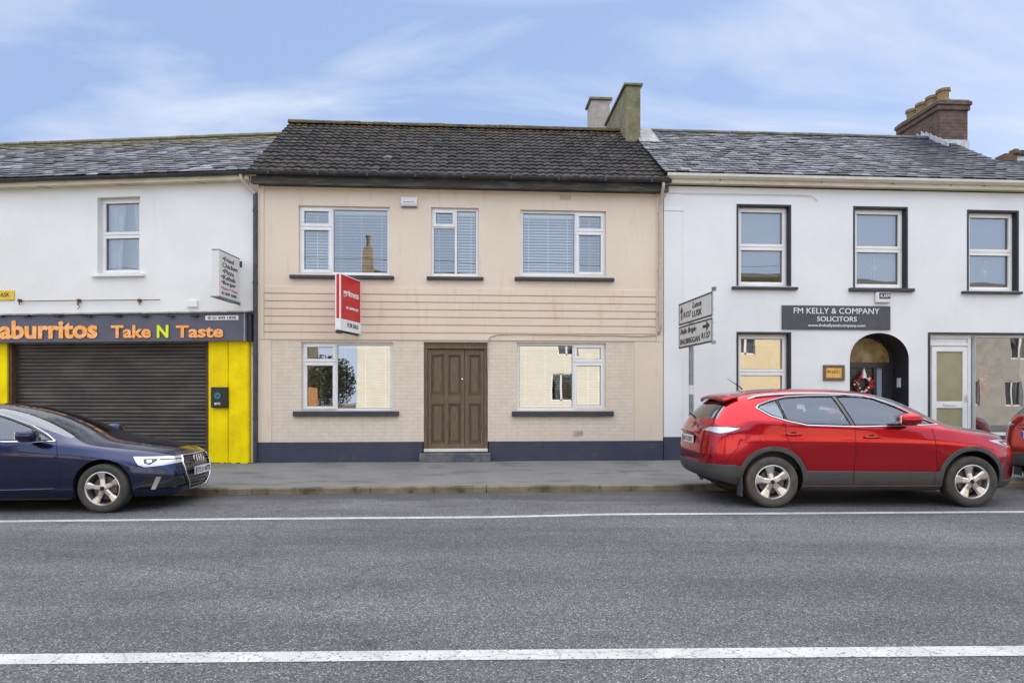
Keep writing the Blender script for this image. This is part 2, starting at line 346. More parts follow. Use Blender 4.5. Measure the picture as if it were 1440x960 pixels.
def asphalt():
    m = bpy.data.materials.new('asphalt'); m.use_nodes = True; nt = m.node_tree; L = nt.links; p = nt.nodes['Principled BSDF']
    p.inputs['Roughness'].default_value = .78; p.inputs['Specular IOR Level'].default_value = .35
    tc = nd(nt, 'ShaderNodeTexCoord')
    v = nd(nt, 'ShaderNodeTexVoronoi'); v.inputs['Scale'].default_value = 120; L.new(tc.outputs['Object'], v.inputs['Vector'])
    se = nd(nt, 'ShaderNodeSeparateColor'); L.new(v.outputs['Color'], se.inputs[0])
    cr = nd(nt, 'ShaderNodeValToRGB'); e = cr.color_ramp.elements; e.new(.5); e.new(.9)
    for i, (q, c) in enumerate([(0, .036), (.45, .102), (.90, .168), (1, .38)]): e[i].position = q; e[i].color = (c, c*1.0, c*1.06, 1)
    L.new(se.outputs[0], cr.inputs[0])
    n = nd(nt, 'ShaderNodeTexNoise'); n.inputs['Scale'].default_value = .55; n.inputs['Detail'].default_value = 7; n.inputs['Roughness'].default_value = .65
    mp = nd(nt, 'ShaderNodeMapping'); mp.inputs['Scale'].default_value = (.45, 1.4, 1); L.new(tc.outputs['Object'], mp.inputs[0]); L.new(mp.outputs[0], n.inputs['Vector'])
    r = nd(nt, 'ShaderNodeMapRange'); r.inputs[1].default_value = .3; r.inputs[2].default_value = .7; r.inputs[3].default_value = .70; r.inputs[4].default_value = 1.30; L.new(n.outputs['Fac'], r.inputs[0])
    x = nd(nt, 'ShaderNodeMix', data_type='RGBA', blend_type='MULTIPLY'); x.inputs[0].default_value = 1; L.new(cr.outputs[0], x.inputs[6]); L.new(r.outputs[0], x.inputs[7])
    # wheel-polished bands along the carriageway and hairline cracks
    nb_ = nd(nt, 'ShaderNodeTexNoise'); nb_.inputs['Scale'].default_value = 1.0; nb_.inputs['Detail'].default_value = 4
    mb_ = nd(nt, 'ShaderNodeMapping'); mb_.inputs['Scale'].default_value = (.05, .85, 1); mb_.inputs['Rotation'].default_value = (0, 0, R(-2.5)); L.new(tc.outputs['Object'], mb_.inputs[0]); L.new(mb_.outputs[0], nb_.inputs['Vector'])
    rb = nd(nt, 'ShaderNodeMapRange'); rb.inputs[1].default_value = .32; rb.inputs[2].default_value = .68; rb.inputs[3].default_value = .76; rb.inputs[4].default_value = 1.26; L.new(nb_.outputs['Fac'], rb.inputs[0])
    xb_ = nd(nt, 'ShaderNodeMix', data_type='RGBA', blend_type='MULTIPLY'); xb_.inputs[0].default_value = 1; L.new(x.outputs[2], xb_.inputs[6]); L.new(rb.outputs[0], xb_.inputs[7])
    vc = nd(nt, 'ShaderNodeTexVoronoi', feature='DISTANCE_TO_EDGE'); vc.inputs['Scale'].default_value = .42
    nc = nd(nt, 'ShaderNodeTexNoise'); nc.inputs['Scale'].default_value = 2.5; nc.inputs['Detail'].default_value = 9; nc.inputs['Roughness'].default_value = .7; L.new(tc.outputs['Object'], nc.inputs['Vector'])
    mc_ = nd(nt, 'ShaderNodeMix', data_type='VECTOR'); mc_.inputs[0].default_value = .35; L.new(tc.outputs['Object'], mc_.inputs[4]); L.new(nc.outputs['Color'], mc_.inputs[5]); L.new(mc_.outputs[1], vc.inputs['Vector'])
    rc = nd(nt, 'ShaderNodeMapRange'); rc.inputs[1].default_value = .0; rc.inputs[2].default_value = .006; rc.inputs[3].default_value = .45; rc.inputs[4].default_value = 0; L.new(vc.outputs['Distance'], rc.inputs[0])
    xc_ = nd(nt, 'ShaderNodeMix', data_type='RGBA'); L.new(rc.outputs[0], xc_.inputs[0]); L.new(xb_.outputs[2], xc_.inputs[6]); xc_.inputs[7].default_value = (.03, .03, .032, 1)
    x = xc_
    # asphalt darkens in uneven patches towards the kerb
    n2 = nd(nt, 'ShaderNodeTexNoise'); n2.inputs['Scale'].default_value = 1.6; n2.inputs['Detail'].default_value = 6
    mp2 = nd(nt, 'ShaderNodeMapping'); mp2.inputs['Scale'].default_value = (.5, 1.6, 1); L.new(tc.outputs['Object'], mp2.inputs[0]); L.new(mp2.outputs[0], n2.inputs['Vector'])
    s = nd(nt, 'ShaderNodeSeparateXYZ'); L.new(tc.outputs['Object'], s.inputs[0])
    g = nd(nt, 'ShaderNodeMapRange'); g.inputs[1].default_value = 8.1; g.inputs[2].default_value = 9.6; g.inputs[3].default_value = -.25; g.inputs[4].default_value = .28; L.new(s.outputs['Y'], g.inputs[0])
    ad = nd(nt, 'ShaderNodeMath', operation='ADD'); L.new(g.outputs[0], ad.inputs[0]); L.new(n2.outputs['Fac'], ad.inputs[1])
    g2 = nd(nt, 'ShaderNodeMapRange'); g2.inputs[1].default_value = .45; g2.inputs[2].default_value = .75; g2.inputs[3].default_value = 0; g2.inputs[4].default_value = .62; L.new(ad.outputs[0], g2.inputs[0])
    y = nd(nt, 'ShaderNodeMix', data_type='RGBA'); L.new(g2.outputs[0], y.inputs[0]); L.new(x.outputs[2], y.inputs[6]); y.inputs[7].default_value = (.052, .050, .050, 1)
    L.new(y.outputs[2], p.inputs['Base Color'])
    b = nd(nt, 'ShaderNodeBump'); b.inputs['Strength'].default_value = .75; b.inputs['Distance'].default_value = .008
    L.new(v.outputs['Distance'], b.inputs['Height']); L.new(b.outputs[0], p.inputs['Normal'])
    return m
M['asphalt'] = asphalt()

def line_mat():
    m = pm('road_paint', (.56, .56, .545), .6, c2=(.44, .44, .43), ns=3, bump=.5, bs=90, fine=.06, fs=60)
    nt = m.node_tree; L = nt.links; p = nt.nodes['Principled BSDF']
    src = p.inputs['Base Color'].links[0].from_socket
    tc = nd(nt, 'ShaderNodeTexCoord'); v = nd(nt, 'ShaderNodeTexVoronoi', feature='DISTANCE_TO_EDGE'); v.inputs['Scale'].default_value = 2.6
    n = nd(nt, 'ShaderNodeTexNoise'); n.inputs['Scale'].default_value = 9; n.inputs['Detail'].default_value = 6
    L.new(tc.outputs['Object'], n.inputs['Vector'])
    mx = nd(nt, 'ShaderNodeMix', data_type='VECTOR'); mx.inputs[0].default_value = .12; L.new(tc.outputs['Object'], mx.inputs[4]); L.new(n.outputs['Color'], mx.inputs[5])
    L.new(mx.outputs[1], v.inputs['Vector'])
    r = nd(nt, 'ShaderNodeMapRange'); r.inputs[1].default_value = .0; r.inputs[2].default_value = .022; r.inputs[3].default_value = .5; r.inputs[4].default_value = 0; L.new(v.outputs['Distance'], r.inputs[0])
    n2 = nd(nt, 'ShaderNodeTexNoise'); n2.inputs['Scale'].default_value = 45; n2.inputs['Detail'].default_value = 4; L.new(tc.outputs['Object'], n2.inputs['Vector'])
    r2 = nd(nt, 'ShaderNodeMapRange'); r2.inputs[1].default_value = .60; r2.inputs[2].default_value = .66; L.new(n2.outputs['Fac'], r2.inputs[0])
    mm = nd(nt, 'ShaderNodeMath', operation='MAXIMUM'); L.new(r.outputs[0], mm.inputs[0]); L.new(r2.outputs[0], mm.inputs[1])
    x = nd(nt, 'ShaderNodeMix', data_type='RGBA'); L.new(mm.outputs[0], x.inputs[0]); L.new(src, x.inputs[6]); x.inputs[7].default_value = (.12, .12, .125, 1)
    L.new(x.outputs[2], p.inputs['Base Color'])
    return m
M['paint'] = line_mat()
M['glass'] = glass_mat('window_glass', (.95, .96, .95), .34, 1.5)
M['glassup'] = glass_mat('upper_window_glass', (.90, .93, .95), .19, 1.5, gl=(.92, .95, 1.0))
M['shopglass'] = glass_mat('shop_glass', (.85, .88, .86), .22, 1.5)
M['carglass'] = glass_mat('car_glass', (.70, .78, .84), .10, 1.45, gl=(.74, .84, 1.0), wav=0)
M['screenglass'] = glass_mat('windscreen_glass', (.70, .76, .78), .16, 1.5, gl=(.92, .96, 1.0), wav=0)
M['amberglass'] = pm('obscured_amber_glass', (.22, .15, .06), .2, c2=(.48, .35, .14), ns=4, bump=.5, bs=50)
M['obscure'] = pm('obscured_glass', (.33, .30, .17), .3, c2=(.27, .25, .15), ns=3, bump=.6, bs=120)

# ------------------------------------------------------------------ frames of the street
FM = Fr(720, 12.80, 3.6)       # middle and right facades
FL = Fr(357, 12.50, -5.1)      # left facade, turned the other way
FK = Fr(720, 10.02, 3.5)       # kerb line
GZ = .22                        # ground level at the walls

def wall(mb, x0, x1, z0, z1, ops, y=0.0, t=.3):
    xs = sorted({x0, x1} | {v for o in ops for v in o[:2]}); zs = sorted({z0, z1} | {v for o in ops for v in o[2:4]})
    xs = [v for v in xs if x0 <= v <= x1]; zs = [v for v in zs if z0 <= v <= z1]
    for i in range(len(xs)-1):
        for j in range(len(zs)-1):
            a, b, c, d = xs[i], xs[i+1], zs[j], zs[j+1]; cx, cz = (a+b)/2, (c+d)/2
            if any(o[0] < cx < o[1] and o[2] < cz < o[3] for o in ops): continue
            mb.quad((a, y, c), (b, y, c), (b, y, d), (a, y, d))
    for o in ops:
        a, b, c, d = o[:4]; dd = o[4] if len(o) > 4 else t
        mb.quad((a, y, c), (a, y, d), (a, y+dd, d), (a, y+dd, c)); mb.quad((b, y, c), (b, y+dd, c), (b, y+dd, d), (b, y, d))
        mb.quad((a, y, d), (b, y, d), (b, y+dd, d), (a, y+dd, d)); mb.quad((a, y, c), (a, y+dd, c), (b, y+dd, c), (b, y, c))

def shell(mb, x0, x1, z0, z1, depth, t=.3, y=0.0):      # side and back walls
    mb.box(x0, x0+.12, y+.001, depth, z0, z1); mb.box(x1-.12, x1, y+.001, depth, z0, z1); mb.box(x0, x1, depth, depth+.2, z0, z1)

def ring(mb, a, b, c, d, w, y0, y1):
    mb.box(a, b, y0, y1, c, c+w); mb.box(a, b, y0, y1, d-w, d); mb.box(a, a+w, y0, y1, c+w, d-w); mb.box(b-w, b, y0, y1, c+w, d-w)

def window(parent, r, cells, casement, y=.10, mat='upvc', glass='glass', fw=.055, sill=None, sillmat='sillgrey', label=None):
    """cells: pane rectangles as fractions (u0,u1,v0,v1) of the opening; casement: indices with a sash of their own"""
    a, b, c, d = r; w, h = b-a, d-c
    f = MB(); ring(f, a, b, c, d, fw, y, y+.07)
    us = sorted({u for q in cells for u in q[:2]} - {0, 1})
    for q in cells:
        A, B, C, D = a+q[0]*w, a+q[1]*w, c+q[2]*h, c+q[3]*h
        if 0 < q[1] < 1: f.box(B-.025, B+.025, y+.001, y+.069, max(C, c+fw), min(D, d-fw))
        if 0 < q[3] < 1: f.box(max(A, a+fw)+(.025 if q[0] > 0 else 0), min(B, b-fw)-(.025 if q[1] < 1 else 0), y+.002, y+.068, D-.025, D+.025)
    g = MB(); k = MB(); s = MB()
    for i, q in enumerate(cells):
        A, B, C, D = a+q[0]*w, a+q[1]*w, c+q[2]*h, c+q[3]*h
        A += fw if q[0] == 0 else .025; B -= fw if q[1] == 1 else .025; C += fw if q[2] == 0 else .025; D -= fw if q[3] == 1 else .025
        if i in casement:
            ring(s, A-.02, B+.02, C-.02, D+.02, .062, y-.018, y+.03); A += .042; B -= .042; C += .042; D -= .042
        ring(k, A, B, C, D, .007, y+.028, y+.036)
        g.quad((A+.002, y+.032, C+.002), (B-.002, y+.032, C+.002), (B-.002, y+.032, D-.002), (A+.002, y+.032, D-.002))
    o = f.build('window', M[mat], parent, label, bevel=.006)
    if casement: s.build('sash', M[mat], o, bevel=.008)
    g.build('pane', M[glass], o); k.build('gasket', M['gasket'], o)
    if sill:
        sm = MB(); sm.box(sill[0], sill[1], -.075, y+.02, sill[2], sill[3]); sm.build('sill', M[sillmat], o, bevel=.012)
    return o

def blind(parent, a, b, c, d, y, pitch=.058, tilt=34, mat='blind'):
    mb = MB(); n = int((d-c-.05)/pitch); cs, sn = math.cos(R(tilt))*.024, math.sin(R(tilt))*.024
    mb.box(a, b, y-.02, y+.02, d-.045, d)
    for i in range(n):
        z = d - .06 - i*pitch; j = random.uniform(-.002, .002)
        mb.add([(a, y-cs, z-sn+j), (b, y-cs, z-sn+j), (b, y+cs, z+sn), (a, y+cs, z+sn)], [(0, 1, 2, 3)])
    mb.box(a, b, y-.012, y+.012, d-.06-n*pitch-.02, d-.06-n*pitch)
    for u in (.12, .5, .88): x = a+(b-a)*u; mb.box(x-.004, x+.004, y-.026, y-.0245, d-.06-n*pitch, d-.04)
    return mb.build('blind', M[mat], parent)

def curtain(parent, a, b, c, d, y, mat='curtain', gather=0.0, flip=False, folds=7, name='curtain'):
    mb = MB()
    def fn(u, v):
        g = gather * math.sin(math.pi*min(1, max(0, 1-v))*.5)
        uu = u*(1-g) if not flip else 1-(1-u)*(1-g)
        return (a+(b-a)*uu, y+.03*math.sin(u*folds*2*math.pi+v*1.3)+.01*math.sin(u*31), c+(d-c)*v)
    mb.grid(fn, folds*8, 8)
    return mb.build(name, M[mat], parent, smooth=True)

# ------------------------------------------------------------------ roofs
def slates(x0, x1, ye, ze, yr, zr, w=.30, g=.17, tmin=.1, tmax=.9, dark_to=None, slip=.012, clip=None):
    mb = MB(); L = math.hypot(yr-ye, zr-ze); dy, dz = (yr-ye)/L, (zr-ze)/L; ny, nz = -dz, dy
    n = int(L/g)+1
    mb.quad((x0, ye-ny*.02, ze-nz*.02), (x1, ye-ny*.02, ze-nz*.02), (x1, yr-ny*.02, zr-nz*.02), (x0, yr-ny*.02, zr-nz*.02), .0)
    for j in range(n):
        s0 = j*g; s1 = min(s0+g*1.35, L); 
        if s0 > L-.03: break
        x = x0 - (w/2 if j % 2 else 0)
        while x < x1:
            a = max(x+.008, x0); b = min(x+w-.008, x1); x += w
            if b-a < .03: continue
            if clip and not clip((a+b)/2, s0): continue
            q = random.random(); t = random.betavariate(1.5, 1.5)*(tmax-tmin)+tmin
            if q < .12: t = tmin*.3
            if dark_to and a > dark_to: t = t*.45+.05
            o = random.uniform(-slip, slip); lo = .020+random.uniform(0, .014); th = .014
            sa = s0-o*1.0; k = random.uniform(-.006, .006)
            P = lambda xx, s, hh: (xx, ye+dy*s+ny*hh, ze+dz*s+nz*hh)
            vs = [P(a, sa+k, lo-th), P(b, sa-k, lo-th), P(b, s1, .0), P(a, s1, .0), P(a, sa+k, lo), P(b, sa-k, lo), P(b, s1, .006), P(a, s1, .006)]
            mb.add(vs, [(4, 5, 6, 7), (0, 1, 5, 4), (1, 2, 6, 5), (3, 0, 4, 7)], t)
    return mb

def pantiles(x0, x1, ye, ze, yr, zr, w=.165, g=.235):
    mb = MB(); L = math.hypot(yr-ye, zr-ze); dy, dz = (yr-ye)/L, (zr-ze)/L; ny, nz = -dz, dy; K = 6
    n = int(round(L/g)); g = L/n; nx = int(round((x1-x0)/w)); w = (x1-x0)/nx
    mb.quad((x0, ye-ny*.03, ze-nz*.03), (x1, ye-ny*.03, ze-nz*.03), (x1, yr-ny*.03, zr-nz*.03), (x0, yr-ny*.03, zr-nz*.03), .2)
    P = lambda xx, s, hh: (xx, ye+dy*s+ny*hh, ze+dz*s+nz*hh)
    for j in range(n):
        for i in range(nx):
            t = .45+random.uniform(-.18, .18); q = random.random()
            if q < .006: t = .85
            sa = j*g - random.uniform(0, .022)-.012*math.sin(i*.9+j*2.1); s1 = (j+1)*g+.02; tl = random.uniform(0, .016)
            top = []; bot = []; und = []
            for k in range(K+1):
                u = k/K; h = .020*max(0, math.sin(math.pi*u))**.9
                xx = x0+(i+u)*w
                bot.append(P(xx, sa, .022+h+tl)); und.append(P(xx, sa, -.004+h*.3)); top.append(P(xx, s1, h))
            vs = bot+top+und; m = K+1; fs = []
            for k in range(K):
                fs.append((k, k+1, m+k+1, m+k)); fs.append((2*m+k, 2*m+k+1, k+1, k))
            mb.add(vs, fs, t)
    return mb

def ridge(mb, x0, x1, y, z, r=.11, step=.33, tint=.4):
    x = x0
    while x < x1:
        b = min(x+step, x1); rr = r+random.uniform(-.006, .006); n = 8; vs = []
        for xx in (x, b):
            for k in range(n+1):
                t = math.pi*k/n; vs.append((xx, y-rr*math.cos(t)*1.15, z-.05+rr*math.sin(t)))
        fs = [(k, k+1, n+2+k, n+1+k) for k in range(n)]+[tuple(range(n+1))]
        mb.add(vs, fs, tint+random.uniform(-.2, .3)); x += step
    return mb

# ================================================================== MIDDLE HOUSE
mid = tag(empty('terraced_house', FM.o, FM.a), 'cream two storey house with brown panelled door, grooved band between floors and mossy tiled roof', 'house')
xa, xb = FM.x(363), FM.x(932)
ztop = 5.66
zband = FM.z(600, 479)                       # bottom of the grooved band
OFF = dict(UL=FM.rect(420, 548, 290, 386), UM=FM.rect(606, 673, 292, 388), UR=FM.rect(732, 852, 296, 388),
           GL=FM.rect(424, 553, 481, 578), GR=FM.rect(727, 852, 482, 577), D=FM.rect(596, 686, 481, 637))
w = MB()
wall(w, xa, xb, zband, ztop, [OFF['UL'], OFF['UM'], OFF['UR'], (FM.x(373), FM.x(921), zband+.01, FM.z(600, 405), .01)], 0, .14)
shell(w, xa, xb, GZ-.3, ztop, 5.4)
w.box(xa+.12, xb-.12, .25, 5.4, zband+.02, zband+.22)       # upper floor
wo = w.build('wall', M['cream'], mid)
zpl = FM.z(500, 621)
xg0, xg1 = FM.x(382), FM.x(892)
g = MB()
wall(g, xg0, xg1, zpl, zband, [OFF['GL'], OFF['GR'], OFF['D']], .0, .14)
g.build('brick_wall', M['creambrick'], mid, 'painted brickwork of the ground floor')
q = MB(); q.box(xa, xg0, -.018, .12, zpl, zband); q.box(xg1, xb, -.018, .12, zpl, zband)
islands(q.build('corner_strip', M['cream'], mid, bevel=.004))
pl = MB(); dx0, dx1 = OFF['D'][0], OFF['D'][1]
pl.box(xa-.01, dx0-.02, -.035, .10, GZ-.2, zpl); pl.box(dx1+.02, xb, -.035, .10, GZ-.2, zpl)
islands(pl.build('plinth', M['navy'], mid, bevel=.01))
# grooved band
gb = MB()
rows = [479, 468.5, 457.5, 446.5, 436, 425.5, 415, 404]
zs = [FM.z(600, r) for r in rows]
for i in range(len(zs)-1):
    gb.box(FM.x(372), FM.x(922), -.024, .01, zs[i]+.011, zs[i+1]-.011)
gb.box(FM.x(372), FM.x(922), .003, .012, zs[0], zs[-1])
gb.build('grooved_band', M['cream'], mid, bevel=.006)
cs = MB(); cs.box(xa, FM.x(371.5), -.024, .01, zband, ztop-.0); cs.box(FM.x(922.5), xb, -.024, .01, zband, ztop)
islands(cs.build('corner_strip', M['cream'], mid, bevel=.004))

ro = MB(); ro.box(xa+.15, xb-.15, 4.9, 4.95, GZ, 5.5)
ro.build('room_wall', M['room'], mid)
fl = MB(); fl.box(xa+.10, xb-.10, .12, 5.42, 5.52, 5.56); fl.build('ceiling', M['room'], mid)
fl = MB(); fl.box(xa+.15, xb-.15, .3, 4.9, GZ+.05, GZ+.1); fl.build('room_floor', M['floorwood'], mid)

def sillr(fr, x0, x1, y0, y1): a, b, c, d = fr.rect(x0, x1, y0, y1, .05); return (a, b, c, d)
o = window(mid, OFF['UL'], [(0, .36, 0, .70), (0, .36, .70, 1), (.36, 1, 0, 1)], (0, 1), glass='glassup', sill=sillr(FM, 407, 554, 387, 392), y=.06, label='upper left window with blinds behind its large right pane')
a, b, c, d = OFF['UL']; blind(o, a+.05, a+.36*(b-a)-.03, c+.06, d-.06, .17); blind(o, a+.36*(b-a)+.03, b-.05, c+.06, d-.06, .17)
o = window(mid, OFF['UM'], [(0, .52, 0, .72), (0, .52, .72, 1), (.52, 1, 0, 1)], (1,), glass='glassup', sill=sillr(FM, 600, 680, 389, 393.5), y=.06, label='narrow upper window above the door')
a, b, c, d = OFF['UM']; blind(o, a+.05, b-.05, c+.06, d-.06, .17)
o = window(mid, OFF['UR'], [(0, .65, 0, 1), (.65, 1, 0, .69), (.65, 1, .69, 1)], (1, 2), glass='glassup', sill=sillr(FM, 724, 864, 390, 395), y=.06, label='upper right window with its opening sashes on the right')
a, b, c, d = OFF['UR']; blind(o, a+.05, a+.65*(b-a)-.03, c+.06, d-.06, .17); blind(o, a+.65*(b-a)+.03, b-.05, c+.06, d-.06, .17)
o = window(mid, OFF['GL'], [(0, .37, 0, .71), (0, .37, .71, 1), (.37, 1, 0, 1)], (0, 1), glass='glass', sill=sillr(FM, 412, 561, 578, 585), y=.06, label='ground floor window left of the door')
a, b, c, d = OFF['GL']; blind(o, a+.37*(b-a)+.03, b-.05, c+.06, d-.06, .19, pitch=.05, tilt=12); blind(o, a+.05, a+.37*(b-a)-.03, c+.06, d-.06, .19, pitch=.05, tilt=12)
o = window(mid, OFF['GR'], [(0, .64, 0, 1), (.64, 1, 0, .71), (.64, 1, .71, 1)], (1, 2), glass='glass', sill=sillr(FM, 720, 863, 578, 585), y=.06, label='ground floor window right of the door')
a, b, c, d = OFF['GR']; blind(o, a+.05, a+.64*(b-a)-.03, c+.06, d-.06, .19, pitch=.05, tilt=12); blind(o, a+.64*(b-a)+.03, b-.05, c+.06, d-.06, .19, pitch=.05, tilt=12)

# door: frame, wide leaf with four panels, narrow leaf with two
a, b, c, d = OFF['D']; dz0 = FM.z(640, 631)
df = MB(); zt = d
df.box(a, b, .04, .16, zt-.13, zt); df.box(a, a+.07, .05, .16, dz0, zt-.13); df.box(b-.07, b, .05, .16, dz0, zt-.13)
df.box(a, b, .03, .05, zt-.045, zt-.012)
dfr = df.build('door_frame', M['wood'], mid, bevel=.006)
X0, X1, Z0, Z1 = a+.07, b-.07, dz0+.01, zt-.14
W_ = X1-X0
def leaf(name, x0, x1, cols, label=None):
    m_ = MB(); st = .075
    zsplit = [Z0, Z0+.10, Z0+.90, Z0+1.07, Z1-.10, Z1]
    xs = [x0]; pw = (x1-x0-st*(cols+1))/cols
    m_.box(x0, x1, .130, .145, Z0, Z1)
    for i in range(cols+1): m_.box(x0+i*(pw+st), x0+i*(pw+st)+st, .088, .131, Z0, Z1)
    for i in range(cols):
        p0 = x0+st+i*(pw+st); p1 = p0+pw
        for k in (0, 2, 4): m_.box(p0, p1, .0885, .131, zsplit[k], zsplit[k+1])
        for k in (1, 3):
            ring(m_, p0+.004, p1-.004, zsplit[k]+.004, zsplit[k+1]-.004, .014, .082, .128)
            m_.box(p0+.045, p1-.045, .112, .131, zsplit[k]+.05, zsplit[k+1]-.05)
    return m_.build(name, M['wood'], mid, label, bevel=.005)
xs_ = X0+W_*.655
dl = leaf('door', X0, xs_-.004, 2, 'wide left leaf of the brown front door'); leaf('door', xs_+.004, X1, 1, 'narrow right leaf of the brown front door')
k = MB(); k.lathe([(.0, -.035), (.018, -.035), (.024, -.02), (.02, -.004), (.012, 0)], (xs_-.05, .088, FM.z(652, 533)), 'y', 16); k.build('door_knob', M['chrome'], dl, smooth=True)
k = MB(); k.box(xs_-.062, xs_-.042, .078, .092, FM.z(650, 560), FM.z(650, 545)); k.build('handle', M['wood'], dl, bevel=.004)
th = MB(); th.box(a, b, -.05, .18, dz0-.055, dz0+.004); th.build('threshold', M['guttwhite'], mid, bevel=.01)
st = MB(); st.box(FM.x(589, .2), FM.x(690, .2), -.16, .02, GZ-.2, FM.z(640, 637, .14)); st.build('door_step', M['stepgrey'], mid, bevel=.02)
vt = MB()
vx0, vx1, vz0, vz1 = FM.rect(806, 820, 605, 613)
vt.box(vx0, vx1, -.006, .01, vz0, vz1); 
for i in range(4): vt.box(vx0+.015+i*(vx1-vx0-.03)/4, vx0+.006+(i+1)*(vx1-vx0-.03)/4, -.012, -.005, vz0+.015, vz1-.015)
vt.build('air_vent', M['pipecream'], mid)
vt = MB(); vx0, vx1, vz0, vz1 = FM.rect(787, 803, 275, 281); vt.box(vx0, vx1, -.01, .01, vz0, vz1)
for i in range(5): vt.box(vx0+.01+i*.03, vx0+.03+i*.03, -.015, -.009, vz0+.012, vz1-.012)
vt.build('air_vent', M['pipecream'], mid)

# roof
EO, YR, ZR = .26, 2.55, 7.93
ZE = FM.z(600, 246, EO)
rx0, rx1 = xa-.12, xb+.08
rf = pantiles(rx0, rx1, -EO, ZE, YR, ZR)
rf.quad((rx0, YR, ZR), (rx1, YR, ZR), (rx1, 5.6, ZE+.1), (rx0, 5.6, ZE+.1), .4)
M['pantile'] = tint_mat('brown_concrete_tiles', [(0, (.010, .009, .009)), (.35, (.026, .023, .022)), (.65, (.055, .048, .045)), (.9, (.16, .145, .13))], .85,
                        moss=((.15, .105, .035), (.05, .045, .022)), moss_at=(7.2, 8.25), bump=.5, bs=40, spec=.3)
roof = rf.build('roof', M['pantile'], mid)
rg = ridge(MB(), rx0, rx1-.25, YR, ZR+.04); rg.build('ridge_tiles', M['pantile'], roof, smooth=True)
gb = MB()
for sx in (rx0+.03, rx1-.15):
    gb.prism_yz([(-EO+.04, ZE-.06), (YR, ZR-.06), (5.4, ZE-.0), (5.4, ZE-.3), (.0, ZE-.3)], sx, sx+.12)
islands(gb.build('gable', M['cream'], roof))
fa = MB(); fa.box(rx0+.05, rx1-.02, -EO+.05, -EO+.085, ZE-.215, ZE-.02); fa.box(rx0+.05, rx1-.02, -EO+.085, .02, ZE-.20, ZE-.18)
fa.build('fascia_board', M['fasciadark'], mid, bevel=.004)
gt = MB(); n = 10
def gutter(mb, x0, x1, y, z, r=.06, n=8):
    vs = []
    for rr in (r, r-.008):
        for xx in (x0, x1):
            for k in range(n+1):
                t = math.pi+math.pi*k/n; vs.append((xx, y+rr*math.cos(t), z+rr*math.sin(t)))
    m_ = n+1
    fs = [(k, k+1, m_+k+1, m_+k) for k in range(n)]+[(2*m_+k+1, 2*m_+k, 3*m_+k, 3*m_+k+1) for k in range(n)]
    fs += [(0, m_, 3*m_, 2*m_), (n, 2*m_+n, 3*m_+n, m_+n)]
    mb.add(vs, fs)
    mb.add([vs[k] for k in range(m_)], [tuple(range(m_))]); mb.add([vs[m_+k] for k in range(m_)], [tuple(range(m_))])
gutter(gt, rx0, rx1, -EO-.03, ZE-.005, .065)
for i in range(9): xx = rx0+.4+i*.93; gt.box(xx, xx+.04, -EO-.10, -EO+.05, ZE-.075, ZE-.0)
gt.build('gutter', M['guttblack'], mid)
# downpipe at the right corner
xp = FM.x(929, .1)
dp = MB(); dp.tube([(xp, -EO-.03, ZE-.05), (xp, -EO-.03, ZE-.13), (xp, -.09, ZE-.42), (xp, -.07, ZE-.55), (xp, -.07, FM.z(929, 462))], .032, 10)
dp.tube([(xp, -.07, FM.z(929, 462)), (xp-.02, -.06, FM.z(929, 466)), (xp-.02, -.02, FM.z(929, 470))], .03, 8)
for py in (300, 380, 440): z_ = FM.z(929, py); dp.box(xp-.045, xp+.045, -.075, .0, z_-.02, z_+.02)
dp.build('downpipe', M['pipecream'], mid, smooth=False)
# little rendered chimneys astride the ridge
def stack(name, parent, mat, x0, x1, y0, y1, z0, z1, cap=.05, capm=None, ch=.07, label=None):
    m_ = MB(); m_.box(x0, x1, y0, y1, z0, z1)
    s_ = m_.build(name, M[mat], parent, label, bevel=.02)
    c_ = MB(); c_.box(x0-cap, x1+cap, y0-cap, y1+cap, z1-.001, z1+ch); c_.build('chimney_cap', M[capm or mat], s_, bevel=.02)
    return s_
cx1 = FM.x(901, -1.9); cx0 = FM.x(880, -1.9)
zc = FM.z(890, 121, -1.9)
stack('chimney', mid, 'chimrender', cx0, cx1, 1.9, 4.1, 6.9, zc, .05, 'chimrender', .06, 'tall narrow lichened chimney')
stack('chimney', mid, 'chimgrey', FM.x(831.5, -4.5), FM.x(858, -4.5), 4.5, 5.1, 5.5, FM.z(845, 141, -4.5), .06, 'chimrender', .07, 'grey chimney on the back slope')
ld = MB(); ld.box(cx0-.04, cx1+.05, 1.88, 2.6, 7.35, 7.62); 
EL = bpy.data.objects
ld2 = MB(); ld2.quad((rx1-.10, 1.7, 7.33+.06), (rx1+.38, 1.7, 7.33+.06), (rx1+.38, YR, 8.07), (rx1-.10, YR, 8.07)); 
ld2.build('flashing', M['lead'], roof)
# junction cable, alarm box, small fixings
cb = MB(); pts = []
for px, py in [(686, 520), (686, 488), (687, 478), (690, 473), (700, 470.5), (730, 470), (760, 470.5), (800, 471), (830, 471.5), (860, 471.5), (900, 473), (922, 471)]:
    x_, z_ = FM.P(px, py); pts.append((x_, -.035+random.uniform(-.004, .004), z_+random.uniform(-.006, .006)))
cb.tube(pts, .011, 6)
tag(cb.build('cable', M['pipecream'], None), 'painted cable running from the brown door along the top of the right ground floor window', 'cable')
bpy.data.objects['cable'].location = FM.o; bpy.data.objects['cable'].rotation_euler = (0, 0, FM.a)
ab = tag(empty('alarm_box', FM.o, FM.a), 'small cream alarm box on the cream wall between two upper windows', 'alarm box')
x0_, x1_, z0_, z1_ = FM.rect(564, 587, 278, 291)
m_ = MB(); m_.prism_yz([(0, z0_), (0, z1_), (-.05, z1_), (-.075, z0_+.05), (-.055, z0_)], x0_, x1_); m_.build('casing', M['boxwhite'], ab, bevel=.01)
